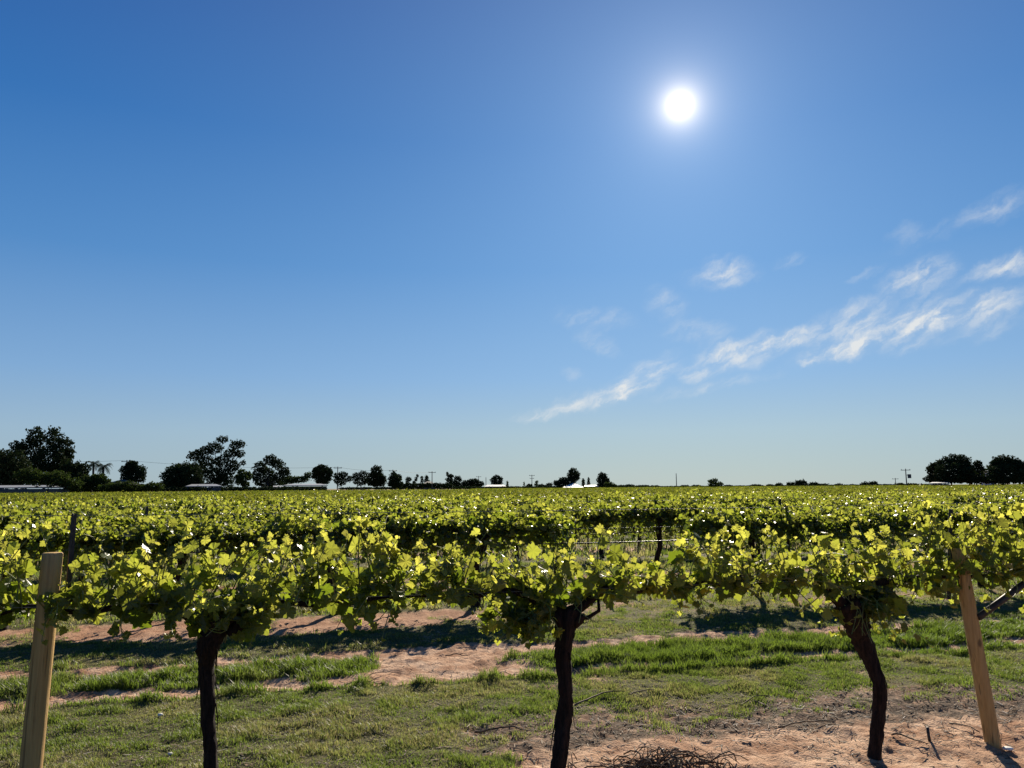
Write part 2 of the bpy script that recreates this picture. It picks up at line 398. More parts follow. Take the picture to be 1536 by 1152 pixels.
# ------------------------------------------------------------------ grass (nobody could count it)
TUFTS = [(*pt_uv(gnd(x, y)), r) for x, y, r in ((1000, 1092, .17), (985, 1070, .12), (800, 1080, .15), (820, 1098, .12), (745, 1078, .10), (660, 1050, .14), (1120, 1052, .12), (930, 1060, .10))]
def build_grass():
    Vs, Fs, Ts = [], [], []; base = 0
    def strew(n, u0, u1, v0, v1, h0, h1, w, mode, three=True):
        nonlocal base
        u = rng.uniform(u0, u1, n); v = rng.uniform(v0, v1, n)
        # keep what the view cone can hold
        x = u*EU[0]+v*EV[0]; y = u*EU[1]+v*EV[1]
        k = (np.abs(x) < y*.70+.6); u, v, x, y = u[k], v[k], x[k], y[k]
        g, tall, lit, red = cover(u, v)
        clump = fbm(u*5.5, v*5.5, 41, 3); clump2 = fbm(u*1.7, v*1.7, 43, 3)
        if mode == 'tall': pr = tall*(.6+clump*.8)
        elif mode == 'weed': pr = np.clip(g*1.2-.15, 0, 1)*sst(clump2*.55+clump*.45, .54, .66)
        if mode == 'weed': pr = np.maximum(pr*.6, sum(np.exp(-((u-a)**2+(v-c)**2*1.6)/r**2)*.95 for a, c, r in TUFTS))
        else: pr = np.clip((g-.22)*1.5, 0, 1)**1.1*(.55+.7*sst(clump, .3, .7))
        k = rng.random(len(u)) < pr
        u, v, x, y, g, clump, clump2, tall = (q[k] for q in (u, v, x, y, g, clump, clump2, tall)); n = len(u)
        z = relief(u, v, g)
        hgt = rng.uniform(h0, h1, n)*(.6+1.0*sst(clump, .35, .75))
        a = rng.uniform(0, 2*math.pi, n); lean = rng.uniform(.15, 1.0, n)*hgt
        dx, dy = np.cos(a), np.sin(a); b2 = a+math.pi/2+rng.normal(0, .4, n); ww = w*rng.uniform(.6, 1.4, n)
        wx, wy = np.cos(b2)*ww/2, np.sin(b2)*ww/2
        p = np.stack([x, y, z-.006], 1); W2 = np.stack([wx, wy, 0*wx], 1); L = np.stack([dx*lean, dy*lean, hgt], 1)
        Mid = np.stack([dx*lean*.35, dy*lean*.35, hgt*.62], 1)
        V = np.stack([p-W2, p+W2, p+Mid-W2*.8, p+Mid+W2*.8, p+L], 1)
        i = base+np.arange(n)[:, None]*5
        F = np.concatenate([i+np.array([0, 1, 3]), i+np.array([0, 3, 2]), i+np.array([2, 3, 4])])
        dry = np.clip(.08 + .95*sst(clump2, .40, .70)*(rng.random(n)**.7) + (rng.random(n) < .10)*.6 - .5*tall, 0, 1)
        if mode == 'tall': dry *= .25
        if mode == 'weed': dry *= .4
        Vs.append(V.reshape(-1, 3)); Fs.append(F); Ts.append(np.repeat(dry, 5)); base += n*5
    strew(620000, -3.5, 7.6, 4.0, 7.0, .010, .034, .0042, 'turf')
    strew(430000, -6.0, 11, 7.0, 10.7, .009, .030, .0060, 'turf')
    strew(160000, -9.0, 14, 10.7, 17, .03, .07, .013, 'turf')
    strew(120000, -15, 24, 17, 36, .06, .15, .03, 'turf')
    strew(230000, -4.5, 11, 6.7, 8.1, .035, .085, .006, 'tall')
    strew(100000, -3.5, 7.6, 4.4, 6.75, .015, .045, .005, 'weed')
    strew(40000, -6, 11, 8.2, 10.6, .02, .055, .008, 'weed')
    me = np_mesh('grass', np.concatenate(Vs), np.concatenate(Fs), {'tint': np.concatenate(Ts)})
    tag(obj('grass', me, M_GRASS), 'short patchy green and dry grass between the vine rows', 'grass', None, 'stuff')
build_grass()

# ------------------------------------------------------------------ litter, fallen canes, brush heap, stake, stones
def build_litter():
    mb_v, mb_f, base = [], [], 0
    n = 26000
    u = rng.uniform(-3, 7.5, n); v = rng.uniform(4.0, 8.6, n)
    g, tall, lit, red = cover(u, v)
    k = rng.random(n) < np.clip(lit*.9 + .55*(1-g)*sst(fbm(u*2, v*2, 55, 3), .34, .58)*(v < 5.4) + .07*(1-g) + .015, 0, 1)*(1-tall*.9); u, v = u[k], v[k]; n = len(u)
    z = relief(u, v); c = u[:, None]*EU+v[:, None]*EV; c[:, 2] = z+.006
    L = rng.uniform(.015, .075, n); w = rng.uniform(.0015, .005, n); a = rng.uniform(0, math.pi, n); tl = rng.normal(0, .18, n)
    D = np.stack([np.cos(a), np.sin(a), tl], 1); S = np.stack([-np.sin(a), np.cos(a), 0*a], 1); U3 = np.array([0, 0, 1.])
    h = w*.7
    P = []
    for sx, sy, sz in ((-1,-1,-1),(1,-1,-1),(1,1,-1),(-1,1,-1),(-1,-1,1),(1,-1,1),(1,1,1),(-1,1,1)):
        P.append(c + D*(sx*L/2)[:, None] + S*(sy*w/2)[:, None] + U3*(sz*h/2)[:, None])
    V = np.stack(P, 1).reshape(-1, 3)
    q = np.array([(0,3,2,1),(4,5,6,7),(0,1,5,4),(1,2,6,5),(2,3,7,6),(3,0,4,7)])
    Q = (np.arange(n)[:, None, None]*8 + q[None]).reshape(-1, 4)
    mt, b = new_mat('dry_litter'); rv = b.n('ShaderNodeNewGeometry').outputs['Random Per Island']
    c = b.mix(b.ramp(rv, .2, .85), rgb(.05, .035, .025), rgb(.30, .22, .15)); c = b.mix(b.ramp(rv, .93, .97), c, rgb(.55, .48, .40))  # last mix: a few pale chips, glints of light painted into their colour
    finish(b, c, .8)
    tag(obj('litter', np_mesh('litter', V, Q), mt), 'chips of dry bark and cane scattered over the soil', 'litter', None, 'stuff')
build_litter()

def cane(label, p0, p1, r=.006, arch=.02, seed=0, fork=True):
    a, c = gnd(*p0), gnd(*p1); rr = np.random.default_rng(seed)
    n = 9; t = np.linspace(0, 1, n)[:, None]; mid = (a+c)/2
    P = a*(1-t)+c*t; L = np.linalg.norm(c-a); side = np.cross((c-a)/L, [0, 0, 1.])
    P = P + side*(np.cumsum(rr.normal(0, 1, n))[:, None]*L*.018)
    for i in range(n):
        u_, v_ = pt_uv(P[i]); P[i][2] = gz(u_, v_)+r+.006+arch*math.sin(math.pi*i/(n-1))
    mb = MB(); mb.tube(P-mid, r*np.linspace(1, .55, n), 6, .3, seed=seed)
    if fork:
        k = 5; q = P[k]-mid; d = (c-a)/L + side*rr.choice([-.8, .8])
        mb.tube([q, q+d*L*.14+[0, 0, .01], q+d*L*.24+[0, 0, .004]], [r*.6, r*.5, r*.3], 5)
    o = obj('fallen_cane', mb.mesh('fallen_cane', True), M_CANE, None, mid)
    tag(o, label, 'fallen cane', 'pruned canes lying on the ground')
for i, (lb, a, c, r) in enumerate([
    ('dry cane slanting up from the second trunk across thin grass', (862, 1063), (926, 1040), .007),
    ('pale straight cane lying on turf left of second trunk', (712, 1095), (792, 1099), .007),
    ('dark twig lying across the near wheel track', (516, 1033), (574, 1034), .006),
    ('crooked dark twig on the bare patch edge by left grass', (545, 1022), (592, 1011), .005),
    ('short dark twig on the upper part of the sandy patch', (668, 984), (702, 986), .006),
    ('thin dark twig on the lower right of the sandy patch', (742, 1019), (786, 1015), .005),
    ('short dry cane on the thin grass right of second trunk', (940, 1047), (978, 1040), .005),
    ('dry cane in the dark litter above the right hand sand', (1108, 1062), (1156, 1050), .005),
    ('long thin cane lying along the top edge of red sand', (1170, 1098), (1262, 1088), .005),
    ('grey cane lying between third trunk and the right timber post', (1338, 1112), (1392, 1125), .006),
    ('dry cane near the foot of the right timber post', (1424, 1087), (1470, 1101), .006),
    ('pale cane in the litter left of the right timber post', (1368, 1046), (1402, 1062), .005)]):
    cane(lb, a, c, r, seed=i)

def brush_heap():
    c = gnd(1000, 1154); u_, v_ = pt_uv(c); c[2] = gz(u_, v_)
    mb = MB(); rr = np.random.default_rng(5)
    for i in range(120):
        a = rr.normal(.1, .9); L = rr.uniform(.05, .32); s = rr.normal(0, [.20, .08]); h = rr.uniform(.006, .042)*math.exp(-(s[0]/.3)**2)+.006
        d = np.array([math.cos(a), .55*math.sin(a), 0])*L/2; m_ = np.array([s[0], s[1], h])
        bend = np.array([0, 0, rr.uniform(-.01, .06)]) + np.append(rr.normal(0, .03, 2), 0)
        P = np.array([m_-d-[0, 0, h*.6], m_-d*.5+bend*.7, m_+bend, m_+d*.5+bend*.7, m_+d-[0, 0, h*.6]])
        mb.tube(P, rr.uniform(.0012, .0050), 5, .2, seed=i)
    mb.tube([(-.1, -.05, .0), (.02, -.05, .10), (.12, -.06, .11), (.21, -.07, .05), (.30, -.08, .0)], .005, 5)
    tag(obj('brush_heap', mb.mesh('brush_heap', True), M_CANE, None, c), 'tangled heap of dark prunings on the sand between second and third trunks', 'brush heap')
brush_heap()
def little_stake():
    p = gnd(1396, 1119); u_, v_ = pt_uv(p); p[2] = gz(u_, v_)-.03
    mb = MB(); mb.tube([(0, 0, 0), (-.008, 0, .06), (-.013, 0, .12)], [.010, .0095, .008], 7, .25)
    tag(obj('stake', mb.mesh('stake', True), M_STEEL, None, p), 'short dark stake stuck in red sand near the right timber post', 'stake')
    for lb, px, r, z in (('pale flat stone lying on the right post shadow', (1512, 1127), .034, .3), ('small pale stone on the grass at lower left', (240, 1078), .02, .5), ('small grey stone in left grass beside first trunk', (255, 1133), .017, .5)):
        p = gnd(*px); u_, v_ = pt_uv(p); p[2] = gz(u_, v_)+.012
        rr = np.random.default_rng(int(px[0])); mb = MB()
        th = np.linspace(0, 2*math.pi, 13)[:-1]; V = [(0, 0, -r*z)]
        for k, (zz, q) in enumerate(((-.6, .8), (0, 1), (.6, .82), (.9, .4))):
            V += [(math.cos(t)*r*q*(1+.12*rr.normal()), math.sin(t)*r*.8*q, zz*r*z) for t in th]
        V.append((0, 0, r*z)); n = 12
        T = [(0, 1+(k+1) % n, 1+k) for k in range(n)] + [(len(V)-1, 1+3*n+k, 1+3*n+(k+1) % n) for k in range(n)]
        Q = [(1+r_*n+k, 1+r_*n+(k+1) % n, 1+(r_+1)*n+(k+1) % n, 1+(r_+1)*n+k) for r_ in range(3) for k in range(n)]
        mb.add(V, T, Q); tag(obj('stone', mb.mesh('stone', True), M_STONE, None, p), lb, 'stone')
little_stake()

# ------------------------------------------------------------------ leaves
def leaf_template(lod):
    if lod == 0:
        half = [(.06, -.10), (.26, -.17), (.37, -.06), (.50, .02), (.42, .13), (.60, .30), (.52, .38), (.34, .42), (.33, .58), (.17, .66), (.10, .78)]
    elif lod == 1:
        half = [(.28, -.15), (.50, .05), (.56, .34), (.30, .52)]
    else: half = None
    if half is None:
        X = np.array([(0, -.1), (.5, .22), (0, .8), (-.5, .22)]); F = np.array([(0, 1, 2), (0, 2, 3)])
    else:
        pts = [(0, 0)] + half + [(0, .85)] + [(-x, y) for x, y in half[::-1]]
        X = np.array(pts+[(0, .26)]); n = len(pts); F = np.array([(n, i, (i+1) % n) for i in range(n)])
    Z = .22*np.abs(X[:, 0])**1.2 - .22*(X[:, 1]-.2)**2 + (.04*np.sin(X[:, 0]*14+X[:, 1]*9) if lod == 0 else 0)
    return np.column_stack([X, Z]), F
TEMPL = {k: leaf_template(k) for k in (0, 1, 2)}
def place_leaves(P, N, D, S, lod, tint):
    """P points, N normals, D blade directions, S sizes -> vertices, tris, tint"""
    T, F = TEMPL[lod]; n = len(P)
    N = N/np.linalg.norm(N, axis=1)[:, None]; D = D - N*np.sum(D*N, 1)[:, None]; D /= np.linalg.norm(D, axis=1)[:, None]+1e-9
    X = np.cross(D, N)
    curl = rng.uniform(.3, 3.0, n)*rng.choice([1, 1, -1], n)
    V = P[:, None] + S[:, None, None]*(T[None, :, 0, None]*X[:, None] + T[None, :, 1, None]*D[:, None] + (T[None, :, 2, None]*curl[:, None, None])*N[:, None])
    k = len(T); FF = (np.arange(n)[:, None, None]*k + F[None]).reshape(-1, 3)
    return V.reshape(-1, 3), FF, np.repeat(tint, k)

def shoots_foliage(starts, tips, lod, leaf=.10, node=.055, seed=0, stem_lod=True, wig=.05, skip=None):
    """shoots from starts to tips (row coordinates x along, y across, z up); returns leaf mesh data and stem tubes"""
    r_ = np.random.default_rng(seed); P, N, D, S, T = [], [], [], [], []; stems = MB()
    for a, c in zip(starts, tips):
        L = np.linalg.norm(c-a); k = max(3, int(L/node)+1); t = np.linspace(.06, 1, k)
        mid = (a+c)/2 + np.array([0, 0, .18*L]) + r_.normal(0, wig, 3)
        pts = ((1-t)**2)[:, None]*a + (2*t*(1-t))[:, None]*mid + (t**2)[:, None]*c
        if stem_lod:
            tt = np.linspace(0, 1, 6); sp = ((1-tt)**2)[:, None]*a + (2*tt*(1-tt))[:, None]*mid + (tt**2)[:, None]*c
            stems.tube(sp, np.linspace(.0042, .0016, 6), 4, caps=False)
        for i in range(k):
            side = np.array([r_.normal(0, 1), r_.normal(0, 1.1), r_.normal(.15, .55)]); side /= np.linalg.norm(side)
            if skip is not None and skip(pts[i]+side*leaf*.6): continue
            sz = leaf*(1.02-.62*t[i]**2.2)*r_.uniform(.45, 1.28)
            pet = sz*r_.uniform(.35, .85); p = pts[i] + side*pet
            nrm = np.array([r_.normal(0, .55), r_.normal(0, .75) + .5*np.sign(side[1]), r_.uniform(.05, 1.0)])
            d = side*.8 + np.array([r_.normal(0, .4), r_.normal(0, .4), -.75+.5*t[i]])
            P.append(p); N.append(nrm); D.append(d); S.append(sz)
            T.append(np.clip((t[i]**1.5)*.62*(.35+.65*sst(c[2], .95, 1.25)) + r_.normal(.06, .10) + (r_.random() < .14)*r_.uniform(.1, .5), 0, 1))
            if stem_lod and lod == 0: stems.tube([pts[i], (pts[i]+p)/2+[0, 0, .006], p], .0013, 3, caps=False)
    return place_leaves(np.array(P), np.array(N), np.array(D), np.array(S), lod, np.array(T)*(1.0 if lod == 0 else .55 if lod == 1 else .40)) + (stems,)

# ------------------------------------------------------------------ row one: five vines traced one by one
PROFILE = np.array([  # px, canopy top, canopy bottom
 (-260, 800, 930), (-60, 790, 920), (0, 800, 925), (50, 782, 925), (100, 815, 945), (150, 830, 942), (200, 815, 915), (250, 805, 918), (300, 815, 935), (350, 815, 940), (400, 805, 945),
 (450, 798, 935), (500, 800, 945), (545, 795, 948), (600, 800, 920), (650, 812, 905), (700, 815, 902), (750, 830, 915), (790, 832, 955), (830, 835, 970), (860, 830, 940),
 (905, 815, 918), (935, 850, 905), (965, 842, 902), (1000, 835, 900), (1035, 798, 920), (1070, 788, 925), (1110, 788, 920), (1150, 790, 900), (1190, 800, 915), (1220, 812, 965),
 (1265, 800, 975), (1310, 795, 950), (1345, 795, 915), (1380, 765, 900), (1430, 755, 925), (1480, 768, 905), (1540, 775, 935), (1700, 775, 930), (2100, 780, 930)])
prof = np.array([[pt_uv(onrow(x, t))[0], onrow(x, t)[2], onrow(x, bt)[2]] for x, t, bt in PROFILE])
def ztop(u): return np.interp(u, prof[:, 0], prof[:, 1])
def zbot(u): return np.interp(u, prof[:, 0], prof[:, 2])
WIRE_Z = 1.07

def smooth_path(P, R, n):
    P = np.asarray(P, float); t = np.linspace(0, 1, len(P)); tt = np.linspace(0, 1, n)
    # Catmull-Rom
    out = np.zeros((n, 3)); k = np.minimum((tt*(len(P)-1)).astype(int), len(P)-2); f = tt*(len(P)-1)-k
    Q = np.vstack([2*P[0]-P[1], P, 2*P[-1]-P[-2]])
    p0, p1, p2, p3 = Q[k], Q[k+1], Q[k+2], Q[k+3]; f = f[:, None]
    out = .5*((2*p1)+(p2-p0)*f+(2*p0-5*p1+4*p2-p3)*f**2+(3*p1-p0-3*p2+p3)*f**3)
    return out, np.interp(tt, t, R)

def to_row(p, base):                       # world point -> row coordinates about a vine's base
    q = np.asarray(p)-base; return np.array([np.dot(q, EU), np.dot(q, EV), q[2]])

_pt, _pb = onrow(79, 829), onrow(58, 1010)
POST_U = (pt_uv(_pt)[0], _pt[2], (pt_uv(_pb)[0]-pt_uv(_pt)[0])/(_pb[2]-_pt[2]))
_b0, _b1 = onrow(1460, 925), onrow(1640, 792); _bd = np.array([pt_uv(_b1)[0]-pt_uv(_b0)[0], _b1[2]-_b0[2]]); _bd /= np.linalg.norm(_bd)
BR = (pt_uv(_b0)[0], _b0[2], _bd[0], _bd[1])
def post_clear(q, base):                   # shoots were pushed aside by the left timber post
    z = q[2]+base[2]; u = pt_uv(base)[0]+q[0]; up = POST_U[0]+(z-POST_U[1])*POST_U[2]
    if q[1] < .03 and .0 < u-up < .19 and z > 1.27: return True
    d = (u-BR[0])*BR[3]-(z-BR[1])*BR[2]                      # leaves pushed off the brace on the right
    if q[1] < .08 and u > BR[0]-.03 and abs(d) < .055: return True
    return q[1] < .06 and abs(u-up) < .10 and z > 1.02 and not (u-up > .03 and z < 1.2)
def row_one_vine(u0, label, trunk_px, arms, seed, half, hang=0.0):
    base = uv(u0, V1, gz(u0, V1)-.06)
    root = thing('grape_vine', label, 'grape vine', base, PHI, 'vines of the first row')
    r_ = np.random.default_rng(seed)
    if trunk_px is None:
        tp = [np.array([r_.normal(0, .03), r_.normal(0, .03), z]) for z in (0, .25, .5, .75, .92)]; tr = [.05, .04, .04, .048, .06]
    else:
        tp, tr = [], []
        for x, y, w in trunk_px:
            p = onrow(x, y); tp.append(to_row(p, base)); tr.append(w/2/FPX*np.dot(p-[0, 0, H], cF)*.93)
        tp = [np.array([tp[0][0], 0, 0])] + tp[1:] if tp[0][2] < .1 else [np.array([tp[0][0]+(tp[0][0]-tp[1][0])*.4, 0, 0])] + tp
        if len(tr) < len(tp): tr = [tr[0]*1.12] + tr
        for i, p in enumerate(tp): p[1] += r_.normal(0, .012)
    P, R = smooth_path(tp, tr, 44)
    R = R*(1+.10*np.sin(np.linspace(0, 21, 44)+seed)*r_.random(44))
    R[:3] *= [1.35, 1.18, 1.06]
    mb = MB(); mb.tube(P, R, 18, .26, seed=seed)
    head = P[-1]; hr = R[-1]
    # knuckles of old wood round the head, peeling bark strips down the trunk
    for i in range(7):
        a = r_.uniform(0, 6.28); q = head+np.array([math.cos(a)*hr*.7, math.sin(a)*hr*.7, r_.uniform(-.10, .0)]); d = np.array([math.cos(a)*.05, math.sin(a)*.04, r_.uniform(.02, .07)])
        mb.tube([q-d*.3, q+d*.6, q+d*1.2], [hr*.45, hr*.35, hr*.16], 8, .3, seed=i+seed)
    for i in range(16):
        k = r_.integers(8, 40); a = r_.uniform(0, 6.28); o = np.array([math.cos(a), math.sin(a), 0])*R[k]*1.02
        mb.tube([P[k]+o, P[k-2]+o*1.12, P[k-4]+o*r_.uniform(1.1, 1.6)+[0, 0, -.02]], [.004, .003, .0012], 4)
    obj('trunk', mb.mesh('trunk', True), M_BARK, root)
    for s in (-1, 1):                       # the two permanent arms on the wire
        n = 9; xs = np.linspace(0, half[0 if s < 0 else 1], n); zt = WIRE_Z-base[2]
        pts = [head+np.array([s*.0, 0, -.03])] + [np.array([s*x+head[0]*(1-x/half[0 if s<0 else 1]), r_.normal(0, .012), zt-.02+r_.normal(0, .012)-(.06 if i == 1 else 0)]) for i, x in enumerate(xs) if i]
        A, AR = smooth_path(pts, [.040, .027, .020, .017, .015, .013, .011, .009, .007][:n], 26)
        mb = MB(); mb.tube(A, AR*(1+.2*r_.normal(0, .6, 26)*.5), 9, .3, seed=seed+s+3)
        for x0 in arms.get(s, []):
            mb.tube(x0, np.linspace(.014, .008, len(x0)), 7, .25, seed=seed)
        obj('cordon', mb.mesh('cordon', True), M_BARK, root)
    # shoots
    st, tp_ = [], []
    lo, hi = u0-half[0]-.05, u0+half[1]+.05
    n_sh = int((hi-lo)/.0220)
    for i in range(n_sh):
        u = lo+(hi-lo)*(i+r_.random())/n_sh; k = i % 5
        near_head = math.exp(-((u-u0)/.28)**2)
        a = uv(u, V1+r_.normal(0, .03), WIRE_Z+r_.normal(0, .02)-.06*near_head)
        du = r_.normal(0, .13)
        ue = u+du
        zt = float(ztop(ue)); zb = float(zbot(ue))
        if k in (0, 1): ze = zt-abs(r_.normal(.0, .05))-.005; ve = r_.normal(0, .13)
        elif k == 2: ze = WIRE_Z+(zt-WIRE_Z)*r_.uniform(.2, .8); ve = r_.choice([-1, 1])*r_.uniform(.12, .38)
        elif k == 3: ze = WIRE_Z+r_.uniform(-.20, .10); ve = r_.choice([-1, 1])*r_.uniform(.18, .42)
        else: ze = zb+abs(r_.normal(.0, .05)); ve = r_.normal(0, .16)
        st.append(to_row(a, base)); tp_.append(to_row(uv(ue, V1+ve, ze), base))
    # a few stragglers that stand above the rest
    for i in range(8):
        u = r_.uniform(lo, hi); a = uv(u, V1, WIRE_Z); st.append(to_row(a, base)); tp_.append(to_row(uv(u+r_.normal(0, .1), V1+r_.normal(0, .1), ztop(u)+r_.uniform(.02, .08)), base))
    # tuft hanging at the head
    for i in range(34):
        a = uv(u0+hang+r_.normal(0, .09), V1, WIRE_Z-.12+r_.normal(0, .04)); e = uv(u0+hang*1.3+r_.normal(0, .12), V1+r_.normal(-.05, .15), float(zbot(u0))+r_.uniform(.0, .12)); st.append(to_row(a, base)); tp_.append(to_row(e, base))
    V, F, T, stems = shoots_foliage(np.array(st), np.array(tp_), 0, .088, .050, seed, skip=lambda q: post_clear(q, base) or (q[1] < .10 and q[2]+base[2] < 1.0 and abs(q[0]-head[0]) < .085 and trunk_px is not None))
    obj('shoots', stems.mesh('shoots'), M_SHOOT, root)
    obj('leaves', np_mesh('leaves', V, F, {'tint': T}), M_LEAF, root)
    return root

row_one_vine(-2.66, 'grape vine left of the left timber post, trunk out of view', None, {}, 11, (1.0, 1.02))
row_one_vine(-.70, 'first row vine with dark straight trunk between left post and middle', [(316, 1152, 23), (313, 1098, 21), (311, 1044, 22), (309, 995, 27), (314, 965, 36), (326, 938, 46), (338, 918, 50)], {}, 12, (.95, .98), .14)
row_one_vine(1.24, 'first row vine with thick dark trunk nearest the middle', [(834, 1150, 26), (846, 1085, 25), (849, 1040, 23), (846, 990, 25), (847, 955, 31), (853, 915, 40)],
             {1: [np.array([(.03, 0, .97), (.14, -.03, .955), (.21, -.02, .99), (.215, 0, 1.05)])]}, 13, (.96, 1.0), -.17)
row_one_vine(3.28, 'first row vine with bent dark trunk left of the right post', [(1311, 1146, 18), (1314, 1098, 20), (1316, 1062, 18), (1314, 1026, 20), (1305, 990, 21), (1294, 957, 32), (1285, 935, 37), (1268, 903, 40)], {}, 14, (1.04, .98), -.10)
row_one_vine(5.25, 'first row vine right of the right timber post at frame edge', None, {}, 15, (.99, 1.0))

# ------------------------------------------------------------------ timber posts of row one
def timber_post(label, bot, top, wpx_b, wpx_t, ext_px, brace_px=None, seed=0):
    pb, pt = onrow(*bot), onrow(*top)
    d = pt-pb
    if pb[2] > -.05: pb = pb - d/d[2]*(pb[2]+.08)
    root = thing('trellis_post', label, 'post', (pb[0], pb[1], 0), 0.0, 'round timber trellis posts of the first row')
    L = np.linalg.norm(pb-[0, 0, H]); n = 22; t = np.linspace(0, 1, n)[:, None]
    P = (pb*(1-t)+pt*t) - [pb[0], pb[1], 0]; rb = wpx_b/2/FPX*np.dot(onrow(*bot)-[0, 0, H], cF); rt = wpx_t/2/FPX*np.dot(pt-[0, 0, H], cF)
    R = np.linspace(rb, rt, n); R[-1] *= .90
    P[-2] = P[-1]-[0, 0, .006]
    mb = MB(); mb.tube(P, R, 32, .010, seed=seed)
    obj('timber_shaft', mb.mesh('timber_shaft', True), M_TIMBER, root)
    e0, e1 = onrow(*ext_px[0]), onrow(*ext_px[1]); off = EV*.03
    c = np.array([pb[0], pb[1], 0]); mb = MB(); a, z = e0+off-c, e1+off-c
    dd = (z-a)/np.linalg.norm(z-a); r3 = np.array([EU, EV, dd]).T          # a picket: Y section of three flanges
    for k in range(3):
        an = k*2*math.pi/3+.5; dirn = EU*math.cos(an)+EV*math.sin(an); sd = np.cross(dd, dirn)
        V = []
        for q in (a, z):
            for w_, th_ in ((0, -.003), (.014, -.003), (.014, .003), (0, .003)): V.append(q+dirn*w_+sd*th_)
        mb.add(V, None, [(0,1,5,4),(1,2,6,5),(2,3,7,6),(3,0,4,7),(4,5,6,7),(3,2,1,0)])
    obj('steel_picket', mb.mesh('steel_picket'), M_STEEL, root)
    if brace_px:
        a, z = onrow(*brace_px[0])-EV*.04-c, onrow(*brace_px[1])-EV*.04-c
        mb = MB(); mb.tube(np.linspace(a, z, 6), .021, 12, .03)
        obj('brace', mb.mesh('brace', True), M_STEEL, root)
    return root
timber_post('weathered round timber post at the left edge beside tall steel picket', (46, 1152), (79, 829), 32, 28, ((97, 905), (108, 771)))
timber_post('round timber post on the right with dark diagonal brace', (1488, 1108), (1437, 822), 22, 20, ((1429, 900), (1432, 764)), ((1460, 925), (1640, 792)), 3)

# ------------------------------------------------------------------ wires
def wire(label, v, z, u0, u1, r, mat, cat='wire', sag=.012, span=5.66, name='trellis_wire', ph=0.0):
    us = np.linspace(u0, u1, int((u1-u0)/.5)+2); c = uv((u0+u1)/2, v, z)
    P = np.array([uv(u, v, z - sag*4*(((u-ph)/span) % 1)*(1-(((u-ph)/span) % 1))) for u in us])-c
    mb = MB(); mb.tube(P, r, 6, caps=False)
    return tag(obj(name, mb.mesh(name, True), mat, None, c), label, cat, 'trellis wires and pipes along the rows')
wire('lower trellis wire of the first row carrying the vine arms', V1-.03, WIRE_Z+.01, -4, 9, .0016, M_WIRE, ph=-1.5)
wire('upper foliage wire of the first row tied to picket tops', V1+.05, 1.525, -4, 9, .0016, M_WIRE, ph=-1.5)
wire('black drip pipe sagging across the gap in the second row', V2-.02, .905, -12, 18, .010, M_DRIP, 'drip pipe', .05, name='drip_pipe', ph=.75)
wire('lower wire of the second row just above the drip pipe', V2, 1.07, -12, 18, .0022, M_WIRE)
wire('upper wire of the second row over its canopy', V2+.04, 1.45, -12, 18, .0022, M_WIRE)
for k, nm in ((3, 'third'), (4, 'fourth')):
    v = V2+(k-2)*BACKGAP
    wire('lower wire of the %s row' % nm, v, 1.07, -14-4*k, 20+5*k, .003, M_WIRE)
    wire('drip pipe along the %s row' % nm, v-.02, .80, -14-4*k, 20+5*k, .010, M_DRIP, 'drip pipe', .05, name='drip_pipe')

# ------------------------------------------------------------------ rows two and beyond
def generic_vine(lod, seed, half=1.02, n_sh=52, leaf=.10, node=.06, name='grape_vine'):
    r_ = np.random.default_rng(seed)
    root = thing(name, 'vine', 'grape vine')
    tp = [np.array([r_.normal(0, .03), r_.normal(0, .03), z]) for z in (-.06, .22, .5, .78, .98)]
    P, R = smooth_path(tp, [.055, .042, .04, .048, .06], 20 if lod < 2 else 8)
    mb = MB(); mb.tube(P, R, 11 if lod < 2 else 6, .25, seed=seed); head = P[-1]
    obj('trunk', mb.mesh('trunk', True), M_BARK, root)
    mb = MB()
    for s in (-1, 1):
        pts = [head+[0, 0, -.03]]+[np.array([s*x, r_.normal(0, .015), 1.05+r_.normal(0, .015)]) for x in np.linspace(.2, half, 5)]
        A, AR = smooth_path(pts, np.linspace(.026, .010, 6), 12 if lod < 2 else 6); mb.tube(A, AR, 7 if lod < 2 else 5, .25)
    obj('cordon', mb.mesh('cordon', True), M_BARK, root)
    st, tp_ = [], []
    ph = r_.uniform(0, 6.28, 4)
    def top(x): return 1.33+.07*math.sin(x*3.1+ph[0])+.05*math.sin(x*7.3+ph[1])
    def bot(x): return .60+.06*math.sin(x*4.1+ph[2])-.06*math.exp(-(x/.25)**2)
    for i in range(n_sh):
        x = -half+2*half*(i+r_.random())/n_sh; k = i % 6; xe = x+r_.normal(0, .14)
        a = np.array([x, r_.normal(0, .04), 1.07+r_.normal(0, .03)])
        if k == 0 or (k == 1 and i % 12 < 6): e = (xe, r_.normal(0, .16), top(xe)-abs(r_.normal(0, .07)))
        elif k == 2: e = (xe, r_.choice([-1, 1])*r_.uniform(.15, .45), 1.07+r_.uniform(.02, .22))
        elif k == 3: e = (xe, r_.choice([-1, 1])*r_.uniform(.25, .5), 1.07+r_.uniform(-.15, .12))
        else: e = (xe, r_.normal(0, .30), bot(xe)+abs(r_.normal(.05, .12)))
        st.append(a); tp_.append(np.array(e))
    for i in range(3):
        x = r_.uniform(-half, half); st.append(np.array([x, 0, 1.07])); tp_.append(np.array([x+r_.normal(0, .1), r_.normal(0, .12), top(x)+r_.uniform(.05, .16)]))
    V, F, T, stems = shoots_foliage(np.array(st), np.array(tp_), lod, leaf, node, seed, lod < 2)
    if lod < 2: obj('shoots', stems.mesh('shoots'), M_SHOOT, root)
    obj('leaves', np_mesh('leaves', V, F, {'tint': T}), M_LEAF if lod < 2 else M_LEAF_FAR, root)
    return root
